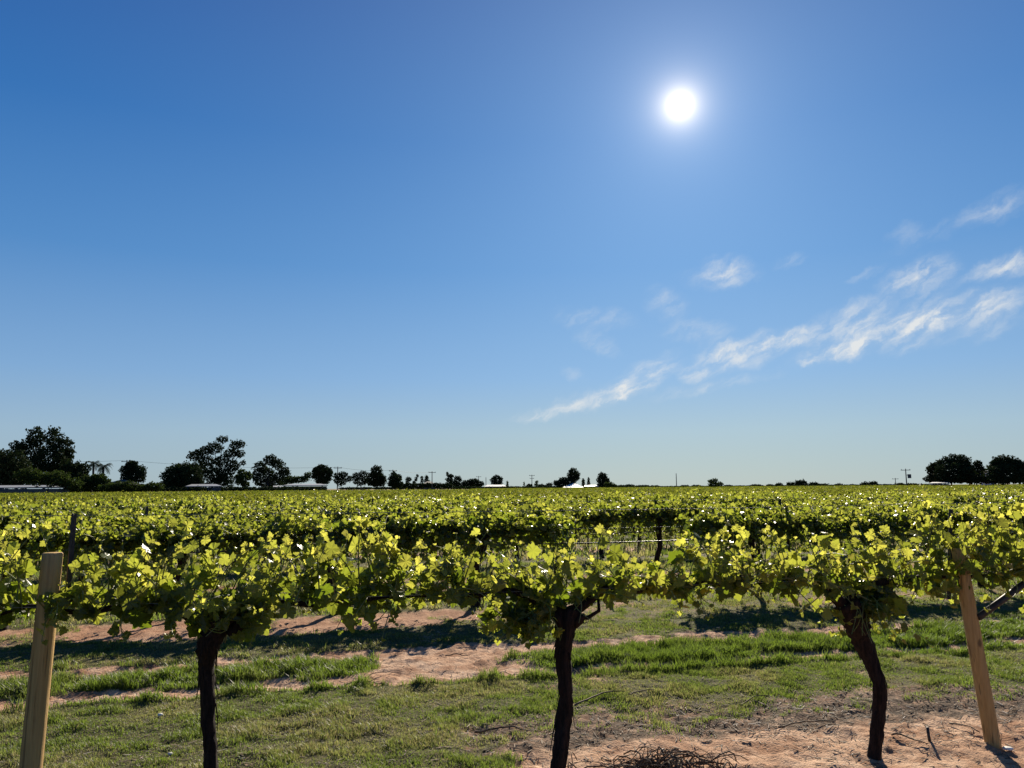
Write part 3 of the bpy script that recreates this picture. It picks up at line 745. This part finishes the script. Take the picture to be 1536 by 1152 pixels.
ORD = ['third', 'fourth', 'fifth', 'sixth', 'seventh', 'eighth', 'ninth', 'tenth', 'eleventh', 'twelfth', 'thirteenth', 'fourteenth']
def in_view(p, pad=1.2): return p[1] > 2 and abs(p[0]) < p[1]*.668+pad

class Pool:
    def __init__(s, protos): s.p = protos; s.used = set(); s.i = 0
    def put(s, loc, flip, label, group, sx=1.0, sz=1.0):
        o = s.p[s.i % len(s.p)]; first = id(o) not in s.used; s.i += 1
        if first: s.used.add(id(o)); r = o; r.location = tuple(loc); r.rotation_euler = (0, 0, PHI+flip); r['label'] = label; r['group'] = group
        else: r = dup(o, loc, PHI+flip, label, group)
        r.scale = (sx, 1, sz)
        return r
near_pool = Pool([generic_vine(1, 100+i, n_sh=230, node=.054, leaf=.094) for i in range(6)])
ROW2 = [(-9.85, 'second row vine at the far left edge of the view'), (-7.9, 'second row vine behind the left timber post'), (-5.95, 'second row vine between the left post and the first trunk'),
        (-4.0, 'second row vine a little left of the first dark trunk'), (-2.05, 'second row vine behind the first dark trunk'), (-.1, 'second row vine midway between the first two trunks'),
        (1.85, 'second row vine left of the gap with the bare pipe'), (6.05, 'second row vine right of the gap with the bare pipe'), (8.0, 'second row vine behind the third bent trunk'),
        (9.95, 'second row vine behind the right timber post'), (11.9, 'second row vine at the far right edge of the view')]
count = 5
for u, lb in ROW2:
    p = uv(u, V2)
    if in_view(p): near_pool.put(p, math.pi*(random.random() < .5), lb, 'vines of the second row', 1.0+(.28 if u == 1.85 else 0), random.uniform(.95, 1.06)); count += 1
mid_pool = Pool([generic_vine(1, 200+i, n_sh=160, node=.066, leaf=.108) for i in range(5)])
low_pool = Pool([generic_vine(2, 300+i, n_sh=110, node=.078, leaf=.13) for i in range(6)])
row = 3; stuff_from = None
while count < 300:
    v = V2+(row-2)*BACKGAP; off = random.uniform(0, 2); us = np.arange(-1.1*v-20+off, 1.3*v+20, 2.0); us = [u for u in us if in_view(uv(u, v))]
    if count+len(us) > 300: stuff_from = row; break
    for u in us:
        if random.random() < .03: continue
        pool = near_pool if row <= 4 else mid_pool if row <= 7 else low_pool
        pool.put(uv(u+random.gauss(0, .06), v+random.gauss(0, .03)), math.pi*(random.random() < .5), 'green grape vine in the %s row from the camera' % ORD[row-3], 'vines of the %s row' % ORD[row-3], random.uniform(.98, 1.08), random.uniform(.93, 1.08)); count += 1
    row += 1

# line posts: one every three vines
def line_post():
    root = thing('line_post', 'post', 'post')
    mb = MB(); mb.box((0, .014, .64), (.040, .006, 1.48)); mb.box((0, -.008, .64), (.006, .036, 1.48)); obj('steel_picket', mb.mesh('steel_picket'), M_STEEL, root)
    mb = MB()
    for z in (.9, 1.07, 1.42): mb.tube([(-.03, .0, z), (-.012, -.03, z), (.012, -.03, z), (.03, .0, z)], .003, 4)
    obj('wire_clip', mb.mesh('wire_clip'), M_WIRE, root)
    return root
lp = Pool([line_post()])
for k in range(2, 11):
    v = V2+(k-2)*BACKGAP; nm = 'second' if k == 2 else ORD[k-3]
    for u in np.arange(.75-5.85*12+((k-2) % 3)*1.9, 80, 5.85):
        p = uv(u, v)
        if in_view(p, .3): lp.put((p[0], p[1], 0), 0, 'dark steel line post standing in the %s row of vines' % nm, 'line posts of the %s row' % nm)

def far_vines():
    Vs, Fs, Ts = [], [], []; base = 0
    k = stuff_from
    while True:
        v = V2+(k-2)*BACKGAP
        if v > 330: break
        us = np.arange(-1.0*v-20, 1.35*v+40, 2.0)+random.uniform(0, 2)
        P = us[:, None]*EU+v*EV
        lim = np.where(P[:, 0] < -.05*P[:, 1], 150, 250)
        us = us[(np.abs(P[:, 0]) < P[:, 1]*.668+2) & (P[:, 1] < lim)]
        if len(us):
            nl = 230 if v < 70 else (110 if v < 110 else (60 if v < 170 else 32)); sz = .13 if v < 70 else (.16 if v < 110 else (.21 if v < 170 else .27))
            n = len(us)*nl; u = np.repeat(us, nl)+rng.uniform(-1.05, 1.05, n)
            a = rng.uniform(0, 2*math.pi, n); q = rng.uniform(.3, 1, n)**.6
            Pn = u[:, None]*EU + (v+np.cos(a)*q*.42)[:, None]*EV; hn = .10*(fbm(u*.7, u*0+v, 71, 3)-.5)
            Pn[:, 2] = 1.10+np.sin(a)*q*.26+hn
            N = np.stack([rng.normal(0, .6, n), rng.normal(0, .8, n), rng.uniform(.1, 1, n)], 1); D = rng.normal(0, 1, (n, 3)); D[:, 2] -= .4
            V, F, T = place_leaves(Pn, N, D, sz*rng.uniform(.7, 1.3, n), 2, np.clip(.01+.09*np.sin(a)+rng.normal(0, .10, n), 0, 1))
            Vs.append(V); Fs.append(F+base); Ts.append(T); base += len(V)
        k += 1
    me = np_mesh('vineyard_rows', np.concatenate(Vs), np.concatenate(Fs), {'tint': np.concatenate(Ts)})
    tag(obj('vineyard_foliage', me, M_LEAF_FAR), 'distant vine rows merging into an olive green field below the horizon', 'vines', None, 'stuff')
far_vines()

# ------------------------------------------------------------------ far trees
CROWN = 10.0
def crown_leaves(lobes, dens, size, r_):
    """lobes: (centre, rx, ry, rz) in local metres"""
    P, S, T = [], [], []
    for c, rx, ry, rz in lobes:
        n = int(CROWN*dens*(rx*rz+.35*ry*rx)/(size*size)); n = max(n, 60)
        d = r_.normal(0, 1, (n, 3)); d /= np.linalg.norm(d, axis=1)[:, None]
        q = r_.uniform(.15, 1.0, n)**.42*r_.uniform(.9, 1.08, n)
        q *= 1+.22*np.sin(d[:, 0]*7+c[0])*np.sin(d[:, 2]*6+c[2])
        p = np.asarray(c)+d*q[:, None]*np.array([rx, ry, rz])
        P.append(p); S.append(size*r_.uniform(.6, 1.35, n)); T.append(r_.random(n))
    P = np.concatenate(P); S = np.concatenate(S); T = np.concatenate(T); n = len(P)
    N = r_.normal(0, 1, (n, 3)); D = r_.normal(0, 1, (n, 3)); D[:, 2] -= .5
    return place_leaves(P, N, D, S, 2, T)
def tree(name, label, cat, dist, lobes_px, base_x=None, group=None, dens=2.6, size=.32, mat=None, seed=0, trunk_r=None, gnd_z=0.0, base_y=None, limbs=True):
    """lobes in photo pixels (x, y, rx, ry)"""
    r_ = np.random.default_rng(seed+1000); s = dist/FPX
    xs = np.array([l[0] for l in lobes_px]); bx = base_x if base_x is not None else float(xs.mean())
    b = far(bx, 733, dist); b[2] = gnd_z
    f = b*[1, 1, 0]; f /= np.linalg.norm(f); rt = np.array([f[1], -f[0], 0])
    root = thing(name, label, cat, b, math.atan2(rt[1], rt[0]), group)
    L = []
    for x, y, rx, ry in lobes_px:
        p = far(x, y, dist)-b; lx = float(np.dot(p, rt)); lz = p[2]
        L.append((np.array([lx, r_.normal(0, .45)*rx*s, lz]), rx*s, (rx+ry)/2*s, ry*s))
    zt = np.mean([l[0][2] for l in L]); zl = min(l[0][2] for l in L); top = max(l[0][2] for l in L)
    tr = trunk_r or max(.10, top*.022)
    mb = MB(); hk = max(.5, min(zl, zt*.6)); mb.tube([(0, 0, -.3), (r_.normal(0, .1), 0, hk*.5), (r_.normal(0, .15), 0, hk)], [tr*1.25, tr, tr*.8], 8, .15)
    if limbs:
        for c, rx, ry, rz in L:
            st = np.array([0, 0, hk*.85]); md = (st+c)/2+np.array([0, 0, -.1*abs(c[0])])
            mb.tube([st, md, c, c+[0, 0, rz*.6]], [tr*.6, tr*.42, tr*.25, tr*.08], 6, .1)
    obj('trunk', mb.mesh('trunk', True), M_TBARK, root)
    V, F, T = crown_leaves(L, dens, size, r_)
    obj('crown', np_mesh('crown', V, F, {'tint': T}), mat or M_CROWN, root)
    return root
def auto_lobes(x0, x1, yt, yb, n, seed, kind='round'):
    r_ = np.random.default_rng(seed); w, h = (x1-x0), (yb-yt); cx, cy = (x0+x1)/2, (yt+yb)/2; out = [(cx, cy, w*.28, h*.30)]
    for i in range(n):
        a = 2*math.pi*i/n+r_.uniform(-.3, .3); rx = r_.uniform(.11, .26)*w; ry = r_.uniform(.11, .24)*h
        x = cx+math.cos(a)*(w/2-rx); y = cy-math.sin(a)*(h/2-ry)
        if kind == 'cone': x = cx+(x-cx)*np.clip((y-yt)/h*1.15+.12, .1, 1)
        out.append((x, y, rx, ry))
    return out
GL = 'trees along the far left edge of the field'; GM = 'small trees on the middle horizon'; GR = 'trees on the right horizon'
tree('gum_tree', 'tallest dark gum tree with rounded lobes at upper left', 'tree', 190,
     [(54, 655, 11, 14), (81, 660, 11, 17), (98, 668, 10, 10), (45, 680, 20, 18), (75, 690, 20, 18), (28, 672, 12, 9), (95, 690, 12, 15), (60, 710, 30, 16), (104, 680, 7, 8), (90, 712, 14, 14), (107, 702, 5, 6)], 64, GL, 2.4, .42, seed=1)
tree('dense_tree', 'broad black tree cut off by the left edge', 'tree', 170, [(-8, 700, 22, 20), (12, 697, 20, 18), (28, 705, 14, 16), (8, 718, 34, 14)], 5, GL, 3.4, .38, seed=2)
tree('dense_tree', 'lower dark tree touching the tallest gum on its right', 'tree', 180, [(105, 705, 14, 11), (121, 707, 12, 13), (113, 720, 20, 10)], 113, GL, 3.4, .36, seed=3)
tree('leafy_bush', 'olive green bush under the tallest gum beside the shed', 'bush', 150, [(40, 712, 14, 9), (58, 718, 20, 9), (86, 718, 18, 11), (108, 727, 14, 7)], 70, GL, 2.6, .3, M_CROWN2, 4, limbs=False)
tree('leafy_bush', 'green bush below the two palms', 'bush', 155, [(122, 727, 14, 9), (140, 722, 14, 9), (155, 725, 12, 8), (150, 718, 10, 7)], 138, GL, 2.8, .3, M_CROWN2, 5, limbs=False)
tree('round_tree', 'round dark tree alone behind the low hip roof', 'tree', 175, auto_lobes(179, 219, 692, 730, 9, 6)+[(197, 697, 8, 6)], 199, GL, 3.0, .34, seed=6)
tree('leafy_bush', 'low dark bushes in front of the hip roof house', 'bush', 152, [(168, 731, 16, 5), (188, 729, 16, 7), (212, 732, 16, 5), (232, 730, 14, 6)], 195, GL, 3.0, .28, M_CROWN2, 7, limbs=False)
tree('dense_tree', 'squat rounded dark tree left of the open gum', 'tree', 165, [(262, 715, 17, 16), (285, 712, 17, 18), (273, 707, 17, 11), (268, 726, 24, 9), (295, 722, 9, 12)], 272, GL, 3.6, .34, seed=8)
tree('gum_tree', 'open gum tree with sky showing through its flat crown', 'tree', 185,
     [(293, 683, 11, 8), (308, 676, 11, 7), (322, 672, 12, 9), (334, 659, 9, 5), (352, 668, 8, 8), (361, 666, 7, 6), (345, 680, 11, 7), (360, 680, 7, 6), (310, 692, 14, 9), (332, 692, 12, 9), (350, 698, 10, 9), (365, 694, 4, 4), (318, 710, 16, 11), (338, 712, 13, 12), (302, 704, 8, 8), (330, 724, 22, 7)], 326, GL, 1.9, .36, seed=9)
tree('round_tree', 'olive toned small tree between the two open gums', 'tree', 168, auto_lobes(352, 378, 703, 731, 7, 10), 364, GL, 3.0, .3, M_CROWN2, seed=10)
tree('gum_tree', 'domed gum tree with drooping right side', 'tree', 180,
     [(405, 690, 10, 8), (390, 700, 10, 8), (416, 696, 10, 8), (426, 706, 8, 7), (400, 710, 13, 10), (384, 714, 7, 9), (418, 716, 10, 8), (431, 710, 4, 7), (402, 724, 20, 7)], 402, GL, 2.5, .34, seed=11)
tree('leafy_bush', 'low trees behind the pale shed roof right of the domed gum', 'tree', 200, [(436, 720, 10, 6), (450, 719, 14, 5), (462, 713, 6, 5), (425, 722, 8, 7)], 445, GL, 2.8, .3, M_CROWN2, 12)
tree('round_tree', 'rounded dark tree just left of the first power pole', 'tree', 195, auto_lobes(466, 500, 697, 727, 9, 13)+[(482, 703, 10, 6)], 484, GL, 3.2, .34, seed=13)
tree('leafy_bush', 'feathery small tree right of the first power pole', 'tree', 205, [(506, 714, 6, 5), (515, 712, 7, 5), (511, 721, 10, 7), (523, 718, 5, 5)], 512, GM, 2.2, .34, seed=14)
tree('leafy_bush', 'loose small tree left of the tall dark conifer pair', 'tree', 205, [(534, 715, 7, 6), (545, 712, 7, 6), (540, 722, 11, 6), (550, 721, 5, 5)], 541, GM, 2.3, .34, seed=15)
tree('dense_tree', 'dark pointed oval tree, left one of a near pair', 'tree', 200, [(565, 708, 9, 10), (563, 717, 13, 9), (572, 718, 8, 8), (565, 725, 14, 5)], 565, GM, 3.6, .34, seed=16)
tree('dense_tree', 'black cone shaped tree, right one of a near pair', 'tree', 200, [(591, 713, 5, 6), (592, 719, 9, 7), (593, 726, 12, 6), (598, 717, 5, 6)], 593, GM, 3.8, .32, seed=17)
tree('small_tree', 'small round headed tree on a thin stem', 'tree', 260, [(613, 719, 5, 3.6), (611, 723, 3, 3)], 613, GM, 2.6, .34, seed=18)
tree('small_tree', 'thin leaning tree like a feather', 'tree', 260, [(626, 714, 2, 3), (624, 719, 2.2, 3.5), (621, 724, 2.6, 3)], 621, GM, 2.4, .3, seed=19)
tree('small_tree', 'narrow small tree left of the low dark roof', 'tree', 260, [(633, 717, 2.3, 3.4), (633, 722, 2.6, 3)], 633, GM, 2.4, .3, seed=20)
tree('small_tree', 'triangular small tree above the low dark roof', 'tree', 260, [(640, 716, 3, 3.5), (640, 721, 4.4, 3)], 640, GM, 2.6, .32, seed=21)
tree('leafy_bush', 'low dark hedge below the small feathery trees', 'hedge', 240, [(600+14*i, 728, 10, 3.6) for i in range(6)], 635, GM, 3.4, .36, seed=22, limbs=False)
tree('pine_tree', 'windswept pine with a pointed tip at its left', 'tree', 270, [(671, 711, 2, 3.5), (676, 714, 5, 3), (674, 719, 6, 4), (686, 717, 6, 3.6), (690, 720, 3, 3), (680, 724, 11, 4)], 680, GM, 2.4, .36, seed=23)
tree('leafy_bush', 'broad low bush between windswept pine and the pale roof', 'bush', 270, [(700, 724, 8, 4), (711, 722, 9, 4.5), (720, 725, 6, 4), (690, 728, 12, 3), (710, 728, 14, 3)], 708, GM, 3.0, .38, seed=24, limbs=False)
tree('round_tree', 'mushroom shaped tree behind the pale low roof', 'tree', 280, [(745, 716, 6, 3.6), (740, 720, 5, 4), (751, 719, 3.5, 4), (745, 724, 9, 4)], 745, GM, 3.2, .36, seed=25)
tree('small_tree', 'tiny pale cypress right of the mushroom shaped tree', 'tree', 300, [(761, 724, 1.6, 3), (761, 728, 2, 3)], 761, GM, 2.6, .36, M_CROWN2, seed=26)
tree('small_tree', 'tiny cypress left of the crossarm pole on the horizon', 'tree', 300, [(786, 726, 1.3, 3)], 786, GM, 2.6, .36, M_CROWN2, seed=27)
tree('small_tree', 'tiny round tree right of the crossarm pole', 'tree', 300, [(805, 723, 2.6, 2.4), (804, 727, 3, 2)], 805, GM, 2.4, .36, M_CROWN2, seed=28)
tree('leafy_bush', 'low dark scrub at the foot of the crossarm pole', 'bush', 290, [(794, 728, 5, 2.4), (812, 728.5, 7, 2.4), (824, 727, 5, 3)], 810, GM, 3, .36, seed=29, limbs=False)
tree('dense_tree', 'tall rounded dark tree behind the white gable', 'tree', 270, [(859, 708, 7, 6), (859, 715, 9, 7), (866, 714, 4, 7), (857, 722, 8, 6)], 859, GM, 3.4, .36, seed=30)
tree('leafy_bush', 'long low dark bush left of the white gable', 'bush', 265, [(836, 724, 6, 4), (846, 720, 8, 4.5), (842, 726, 12, 4)], 842, GM, 3.2, .36, seed=31, limbs=False)
tree('cypress_tree', 'short cypress right of the white gable, first of two', 'cypress', 262, [(875, 721, 2.2, 3.6), (875, 726, 2.6, 4)], 875, GM, 3.2, .32, seed=32)
tree('cypress_tree', 'taller pointed cypress beside the grey flat roof', 'cypress', 262, [(883, 719, 1.7, 3.4), (883, 725, 2.4, 4.5)], 883, GM, 3.2, .32, seed=33)
tree('dense_tree', 'dark round tree at the right end of the farm house', 'tree', 258, [(904, 714, 7, 5), (903, 720, 8, 6), (910, 721, 5, 5), (905, 727, 10, 4)], 904, GM, 3.6, .34, seed=34)
tree('leafy_bush', 'olive bush at the foot of the dark round tree', 'bush', 250, [(913, 727, 8, 4), (921, 729, 6, 3)], 915, GM, 3, .34, M_CROWN2, seed=35, limbs=False)
tree('leafy_bush', 'green spiky bush alone right of the lone slim pole', 'bush', 215, [(1066, 722, 4, 3.4), (1073, 721, 4, 3.5), (1070, 727, 8, 4), (1080, 726, 5, 3)], 1071, GM, 2.6, .3, M_CROWN2, seed=36)
FARL = 'low trees far off on the horizon'
for i, (x0, x1, yt) in enumerate([(925, 938, 727), (938, 952, 726), (955, 975, 727), (975, 990, 727.5), (1020, 1034, 727), (1038, 1052, 727), (1085, 1098, 727), (1125, 1142, 726), (1148, 1162, 726), (1163, 1174, 724), (1180, 1187, 723), (1186, 1191, 723), (1192, 1211, 720), (1213, 1228, 723), (1226, 1243, 725), (1252, 1264, 725), (1272, 1283, 726), (1291, 1304, 723), (1303, 1316, 722), (1318, 1334, 726)]):
    names = {12: 'largest rounded tree of the low far line left of the right pole', 13: 'flat topped far tree just right of the largest one', 15: 'lone small dome of a far tree between two groups', 10: 'first of two narrow far trees', 11: 'second of two narrow far trees'}
    tree('distant_tree', names.get(i, 'low dark tree far off on the thin right horizon line'), 'tree', 420, [((x0*2+x1)/3, (yt+732)/2, (x1-x0)*.36, (731-yt)/2), ((x0+2*x1)/3, (yt+733)/2, (x1-x0)*.38, (732-yt)/2)], (x0+x1)/2, FARL, 3.2, .5, seed=60+i)
tree('dense_tree', 'widest dark tree of the right hand group', 'tree', 180, [(1436, 692, 14, 9), (1420, 696, 13, 9), (1404, 700, 10, 6), (1446, 697, 9, 9), (1430, 708, 22, 12), (1408, 712, 12, 12), (1450, 711, 11, 12), (1394, 703, 4, 4), (1396, 710, 4, 6)], 1428, GR, 3.2, .36, seed=90)
tree('dense_tree', 'small pointed dark tree between the two right hand trees', 'tree', 185, [(1467, 696, 5, 5), (1466, 704, 9, 7), (1463, 714, 11, 9)], 1466, GR, 3.4, .34, seed=91)
tree('dense_tree', 'dark rounded tree cut off by the right edge', 'tree', 175, [(1506, 692, 14, 8), (1495, 702, 10, 10), (1520, 698, 12, 9), (1508, 711, 22, 12), (1533, 704, 13, 10), (1548, 712, 14, 12)], 1512, GR, 3.6, .36, seed=92)
tree('leafy_bush', 'low dark hedge joining the trees at far right', 'hedge', 178, [(1400+18*i, 719, 13, 5) for i in range(8)], 1465, GR, 3.4, .36, seed=93, limbs=False)
tree('leafy_bush', 'scrub at the foot of the right hand power pole', 'bush', 300, [(1350, 727, 6, 2.4), (1368, 727, 8, 2.2), (1380, 728, 6, 2)], 1362, GR, 2.8, .4, seed=94, limbs=False)
tree('leafy_bush', 'long dark hedge at the left edge of the field', 'hedge', 158, [(112+26*i, 734, 18, 3.4) for i in range(15)], 290, GL, 3.0, .34, seed=95, limbs=False)
tree('leafy_bush', 'thin dark hedge line closing the middle of the field', 'hedge', 262, [(520+24*i, 732.6-.0055*24*i, 18, 1.5) for i in range(19)], 735, GM, 3.0, .4, seed=96, limbs=False)
tree('leafy_bush', 'thin dark scrub line closing the right of the field', 'hedge', 320, [(960+26*i, 730.6-.0078*26*i, 17, .9) for i in range(18)], 1180, GR, 3.0, .4, seed=97, limbs=False)

def palm(label, px, py_top, py_base, dist, seed, fr=13):
    r_ = np.random.default_rng(seed); s = dist/FPX; b = far(px, 733, dist); b[2] = 0; h = far(px, py_top, dist)[2]
    root = thing('palm_tree', label, 'palm', b, 0, 'palms at the left of the field')
    mb = MB(); mb.tube([(0, 0, -.2), (.1, 0, h*.5), (0, 0, h)], [.28, .2, .22], 8, .1); obj('trunk', mb.mesh('trunk', True), M_TBARK, root)
    Vs, Fs, base = [], [], 0
    for i in range(26):
        a = i*2.4; L = r_.uniform(.8, 1.15)*fr*s; up = r_.uniform(.15, 1.25)
        t = np.linspace(0, 1, 9); rad = L*t*(1-.25*t); zz = h+L*(up*1.15*t-.95*t*t)
        C = np.stack([np.cos(a)*rad, np.sin(a)*rad, zz], 1); sd = np.array([-math.sin(a), math.cos(a), 0]); w = .52*np.sin(np.pi*np.clip(t*.92+.06, 0, 1))*fr*s*.42
        for k in range(8):
            for q in (-1, 1):
                for e in range(2):
                    tt = (k+e*.5)/8; c0 = C[k]+(C[k+1]-C[k])*e*.5; c1 = c0+(C[k+1]-C[k])*.38
                    tip = c0+(C[k+1]-C[k])*.9+sd*q*w[k]*1.2+np.array([0, 0, -w[k]*.55])
                    Vs += [c0, c1, tip]; Fs.append((base, base+1, base+2)); base += 3
    obj('fronds', np_mesh('fronds', np.array(Vs), np.array(Fs), {'tint': np.random.default_rng(1).random(base)}), M_CROWN, root)
palm('taller palm with drooping fronds left of its shorter twin', 138, 697, 730, 170, 1, 11)
palm('shorter spreading palm right of its taller twin', 153, 701, 730, 165, 2, 14)

# ------------------------------------------------------------------ far buildings
M_WALLD = simple_mat('dark_blue_cladding', (.06, .075, .10), (.09, .105, .13), 3, .7)
M_WALLB = simple_mat('brown_brick', (.10, .07, .055), (.15, .11, .085), 3, .85)
M_WALLW = simple_mat('white_render', (.5, .5, .5), (.6, .6, .6), 2, .8)
M_ROOFG = simple_mat('grey_roof_sheet', (.20, .212, .235), (.26, .275, .295), 2, .5, 0, .5, (1, 1, 6))
M_ROOFD = simple_mat('dark_roof_tiles', (.05, .05, .055), (.08, .08, .085), 3, .8)
M_ROOFW = simple_mat('white_roof_sheet', (.42, .43, .45), (.50, .51, .52), 2, .45, 0, .5)
M_GLASS = simple_mat('window_glass', (.02, .025, .03), (.03, .035, .04), 2, .15, 0, .6)
def building(name, label, cat, x0, x1, y_ridge, y_eave, dist, depth, wall, roof, hip=0.0, nwin=2, door=True, gable_front=False):
    a = far(x0, 732, dist); c = far(x1, 732, dist); L = np.linalg.norm((c-a)[:2]); mid = (a+c)/2; mid[2] = 0
    hr = far((x0+x1)/2, y_ridge, dist)[2]; he = far((x0+x1)/2, y_eave, dist)[2]
    ang = math.atan2((c-a)[1], (c-a)[0])
    root = thing(name, label, cat, mid, ang, 'farm buildings beyond the vineyard')
    mb = MB(); mb.box((0, depth/2, (he-.25)/2-.1), (L-.5, depth-.5, he-.05)); w = obj('wall', mb.mesh('wall'), wall, root)
    mb = MB(); e = .15; hx = L/2; iy = hip
    if gable_front:
        V = [(-hx, -e, he), (hx, -e, he), (hx, depth+e, he), (-hx, depth+e, he), (0, -e, hr), (0, depth+e, hr)]
        V += [(x, y, z-.12) for x, y, z in V]
        mb.add(V, [(0, 1, 4), (2, 3, 5), (7, 6, 10), (9, 8, 11)], [(1, 2, 5, 4), (3, 0, 4, 5), (0, 6, 7, 1), (2, 8, 9, 3), (1, 7, 8, 2), (3, 9, 6, 0), (7, 10, 11, 8), (9, 11, 10, 6)])
    else:
        V = [(-hx, -e, he), (hx, -e, he), (hx, depth+e, he), (-hx, depth+e, he), (-hx+iy, depth/2, hr), (hx-iy, depth/2, hr)]
        V += [(x, y, z-.12) for x, y, z in V]
        mb.add(V, [(1, 2, 5), (3, 0, 4), (7, 11, 8), (9, 10, 6)], [(0, 1, 5, 4), (2, 3, 4, 5), (0, 6, 7, 1), (2, 8, 9, 3), (1, 7, 8, 2), (3, 9, 6, 0), (6, 10, 11, 7), (8, 11, 10, 9)])
    obj('roof', mb.mesh('roof'), roof, root)
    for i in range(nwin):
        x = -L*.36+L*.72*(i+.5)/max(nwin, 1); mb = MB(); mb.box((x, .22, he*.55), (min(1.5, L*.12), .06, min(1.0, he*.35))); obj('window', mb.mesh('window'), M_GLASS, root)
    if door:
        mb = MB(); mb.box((L*.40, .22, he*.40), (.95, .07, he*.80)); obj('door', mb.mesh('door'), M_ROOFD, root)
building('shed', 'long blue grey shed with flat roof at the far left', 'shed', -30, 107, 727.5, 731, 150, 12, M_WALLD, M_ROOFG, 2.0, 5)
building('house', 'low house with dark hip roof under the round tree', 'house', 150, 216, 719, 727, 168, 10, M_WALLB, M_ROOFD, 3.5, 3)
building('shed', 'small shed with pale roof below the open gum', 'shed', 278, 333, 726, 729, 155, 8, M_WALLD, M_ROOFG, 1.0, 2)
building('shed', 'wide shed with pale grey roof right of domed gum', 'shed', 424, 492, 725.5, 727.8, 175, 9, M_WALLB, M_ROOFG, 1.5, 3)
building('shed', 'little pale roofed shed between domed gum and wide pale shed', 'shed', 408, 425, 728.5, 730, 172, 6, M_WALLD, M_ROOFW, .4, 1)
building('shed', 'small shed with dark roof under the triangular tree', 'shed', 634, 652, 722, 725.5, 255, 8, M_WALLB, M_ROOFD, 1.0, 1)
building('shed', 'low building with sloping pale roof left of the white gable', 'shed', 726, 760, 727, 729.8, 262, 9, M_WALLB, M_ROOFG, 1.0, 2)
building('house', 'farm house with bright white gabled roof on the middle horizon', 'house', 843, 876, 724.5, 731, 255, 14, M_WALLW, M_ROOFW, 4.0, 2, True, False)
building('shed', 'flat grey roofed shed joined to the white farm house', 'shed', 876, 898, 727.6, 729.6, 254, 8, M_WALLD, M_ROOFG, .3, 2)
building('shed', 'low open shed with pale roof in front of right trees', 'shed', 1394, 1426, 723.0, 724.4, 170, 7, M_WALLB, M_ROOFG, .5, 2)
building('house', 'white building glimpsed between the right hand trees', 'house', 1470, 1494, 705, 707, 200, 9, M_WALLW, M_ROOFW, .5, 1)

# ------------------------------------------------------------------ power poles and lines
M_POLE = simple_mat('pole_wood', (.07, .06, .055), (.12, .105, .09), 4, .85)
def pole(label, x, y_top, dist, arms=1, box=None, r=.13):
    b = far(x, 733, dist); b[2] = 0; h = far(x, y_top, dist)[2]; ang = math.atan2(b[1], b[0])-math.pi/2
    root = thing('power_pole', label, 'power pole', b, ang, 'power poles along the horizon')
    mb = MB(); mb.tube([(0, 0, -.5), (0, 0, h*.5), (0, 0, h)], [r*1.2, r, r*.8], 8); obj('shaft', mb.mesh('shaft', True), M_POLE, root)
    for k in range(arms):
        z = h-.35-k*1.1; mb = MB(); mb.box((0, .16, z), (2.2-.5*k, .12, .14)); ca = obj('crossarm', mb.mesh('crossarm'), M_POLE, root)
        for q in (-.95, 0, .95):
            mb = MB(); mb.tube([(q*(1-.2*k), .16, z+.07), (q*(1-.2*k), .16, z+.16), (q*(1-.2*k), .16, z+.28)], [.05, .07, .04], 8); obj('insulator', mb.mesh('insulator', True), M_ROOFG, ca)
    if box:
        mb = MB(); mb.tube([(box[0], -.1, h-box[1]-.5), (box[0], -.1, h-box[1]+.5)], .42, 12); mb.box((box[0]*.5, -.1, h-box[1]+.3), (abs(box[0]), .1, .12)); obj('transformer', mb.mesh('transformer'), M_ROOFD, root)
    return b, h
pl = {}
for key, args in {'a': ('power pole rising beside the round dark tree at left', 188, 690, 190, 1), 'b': ('power pole with crossarm right of the rounded tree', 506, 700, 210, 1), 'c': ('thin power pole in front of the black cone shaped tree', 589, 704.5, 215, 1),
                  'd': ('power pole right of the low dark roof and feathery trees', 648, 707, 235, 1), 'e': ('faint short power pole behind the broad low bush', 718, 714, 330, 1), 'f': ('short bare pole left of the mushroom shaped tree', 729, 716, 300, 0),
                  'g': ('double crossarm pole standing alone on the middle horizon', 798, 712, 300, 2), 'h': ('lone slim pole without arms on the right of middle horizon', 1015, 710, 260, 0), 'j': ('tall power pole with transformer near the right hand trees', 1360.5, 703, 220, 1, (.75, 1.9)),
                  'k': ('faint thin pole left of the transformer pole', 1344, 717, 330, 1)}.items():
    pl[key] = pole(*args)
def span(label, a, c, sag):
    t = np.linspace(0, 1, 14)[:, None]; A = np.append(a[0][:2], a[1]-.1); C = np.append(c[0][:2], c[1]-.1); P = A*(1-t)+C*t; P[:, 2] -= (sag*4*t*(1-t))[:, 0]; mid = (A+C)/2
    mb = MB(); mb.tube(P-mid, .022, 5, caps=False); tag(obj('power_line', mb.mesh('power_line'), M_STEEL, None, mid), label, 'power line', 'power lines between the poles')
lft = (far(-60, 690, 185), far(-60, 689, 185)[2])
span('power line from the left edge to the pole by the round tree', lft, pl['a'], .35)
span('long power line passing behind the gums to the next pole', pl['a'], pl['b'], .8)
span('power line between the rounded tree pole and the cone tree pole', pl['b'], pl['c'], .5)
span('power line from cone tree pole to the pole by the feathery trees', pl['c'], pl['d'], .5)
print('vines', count, 'stuff from row', stuff_from)
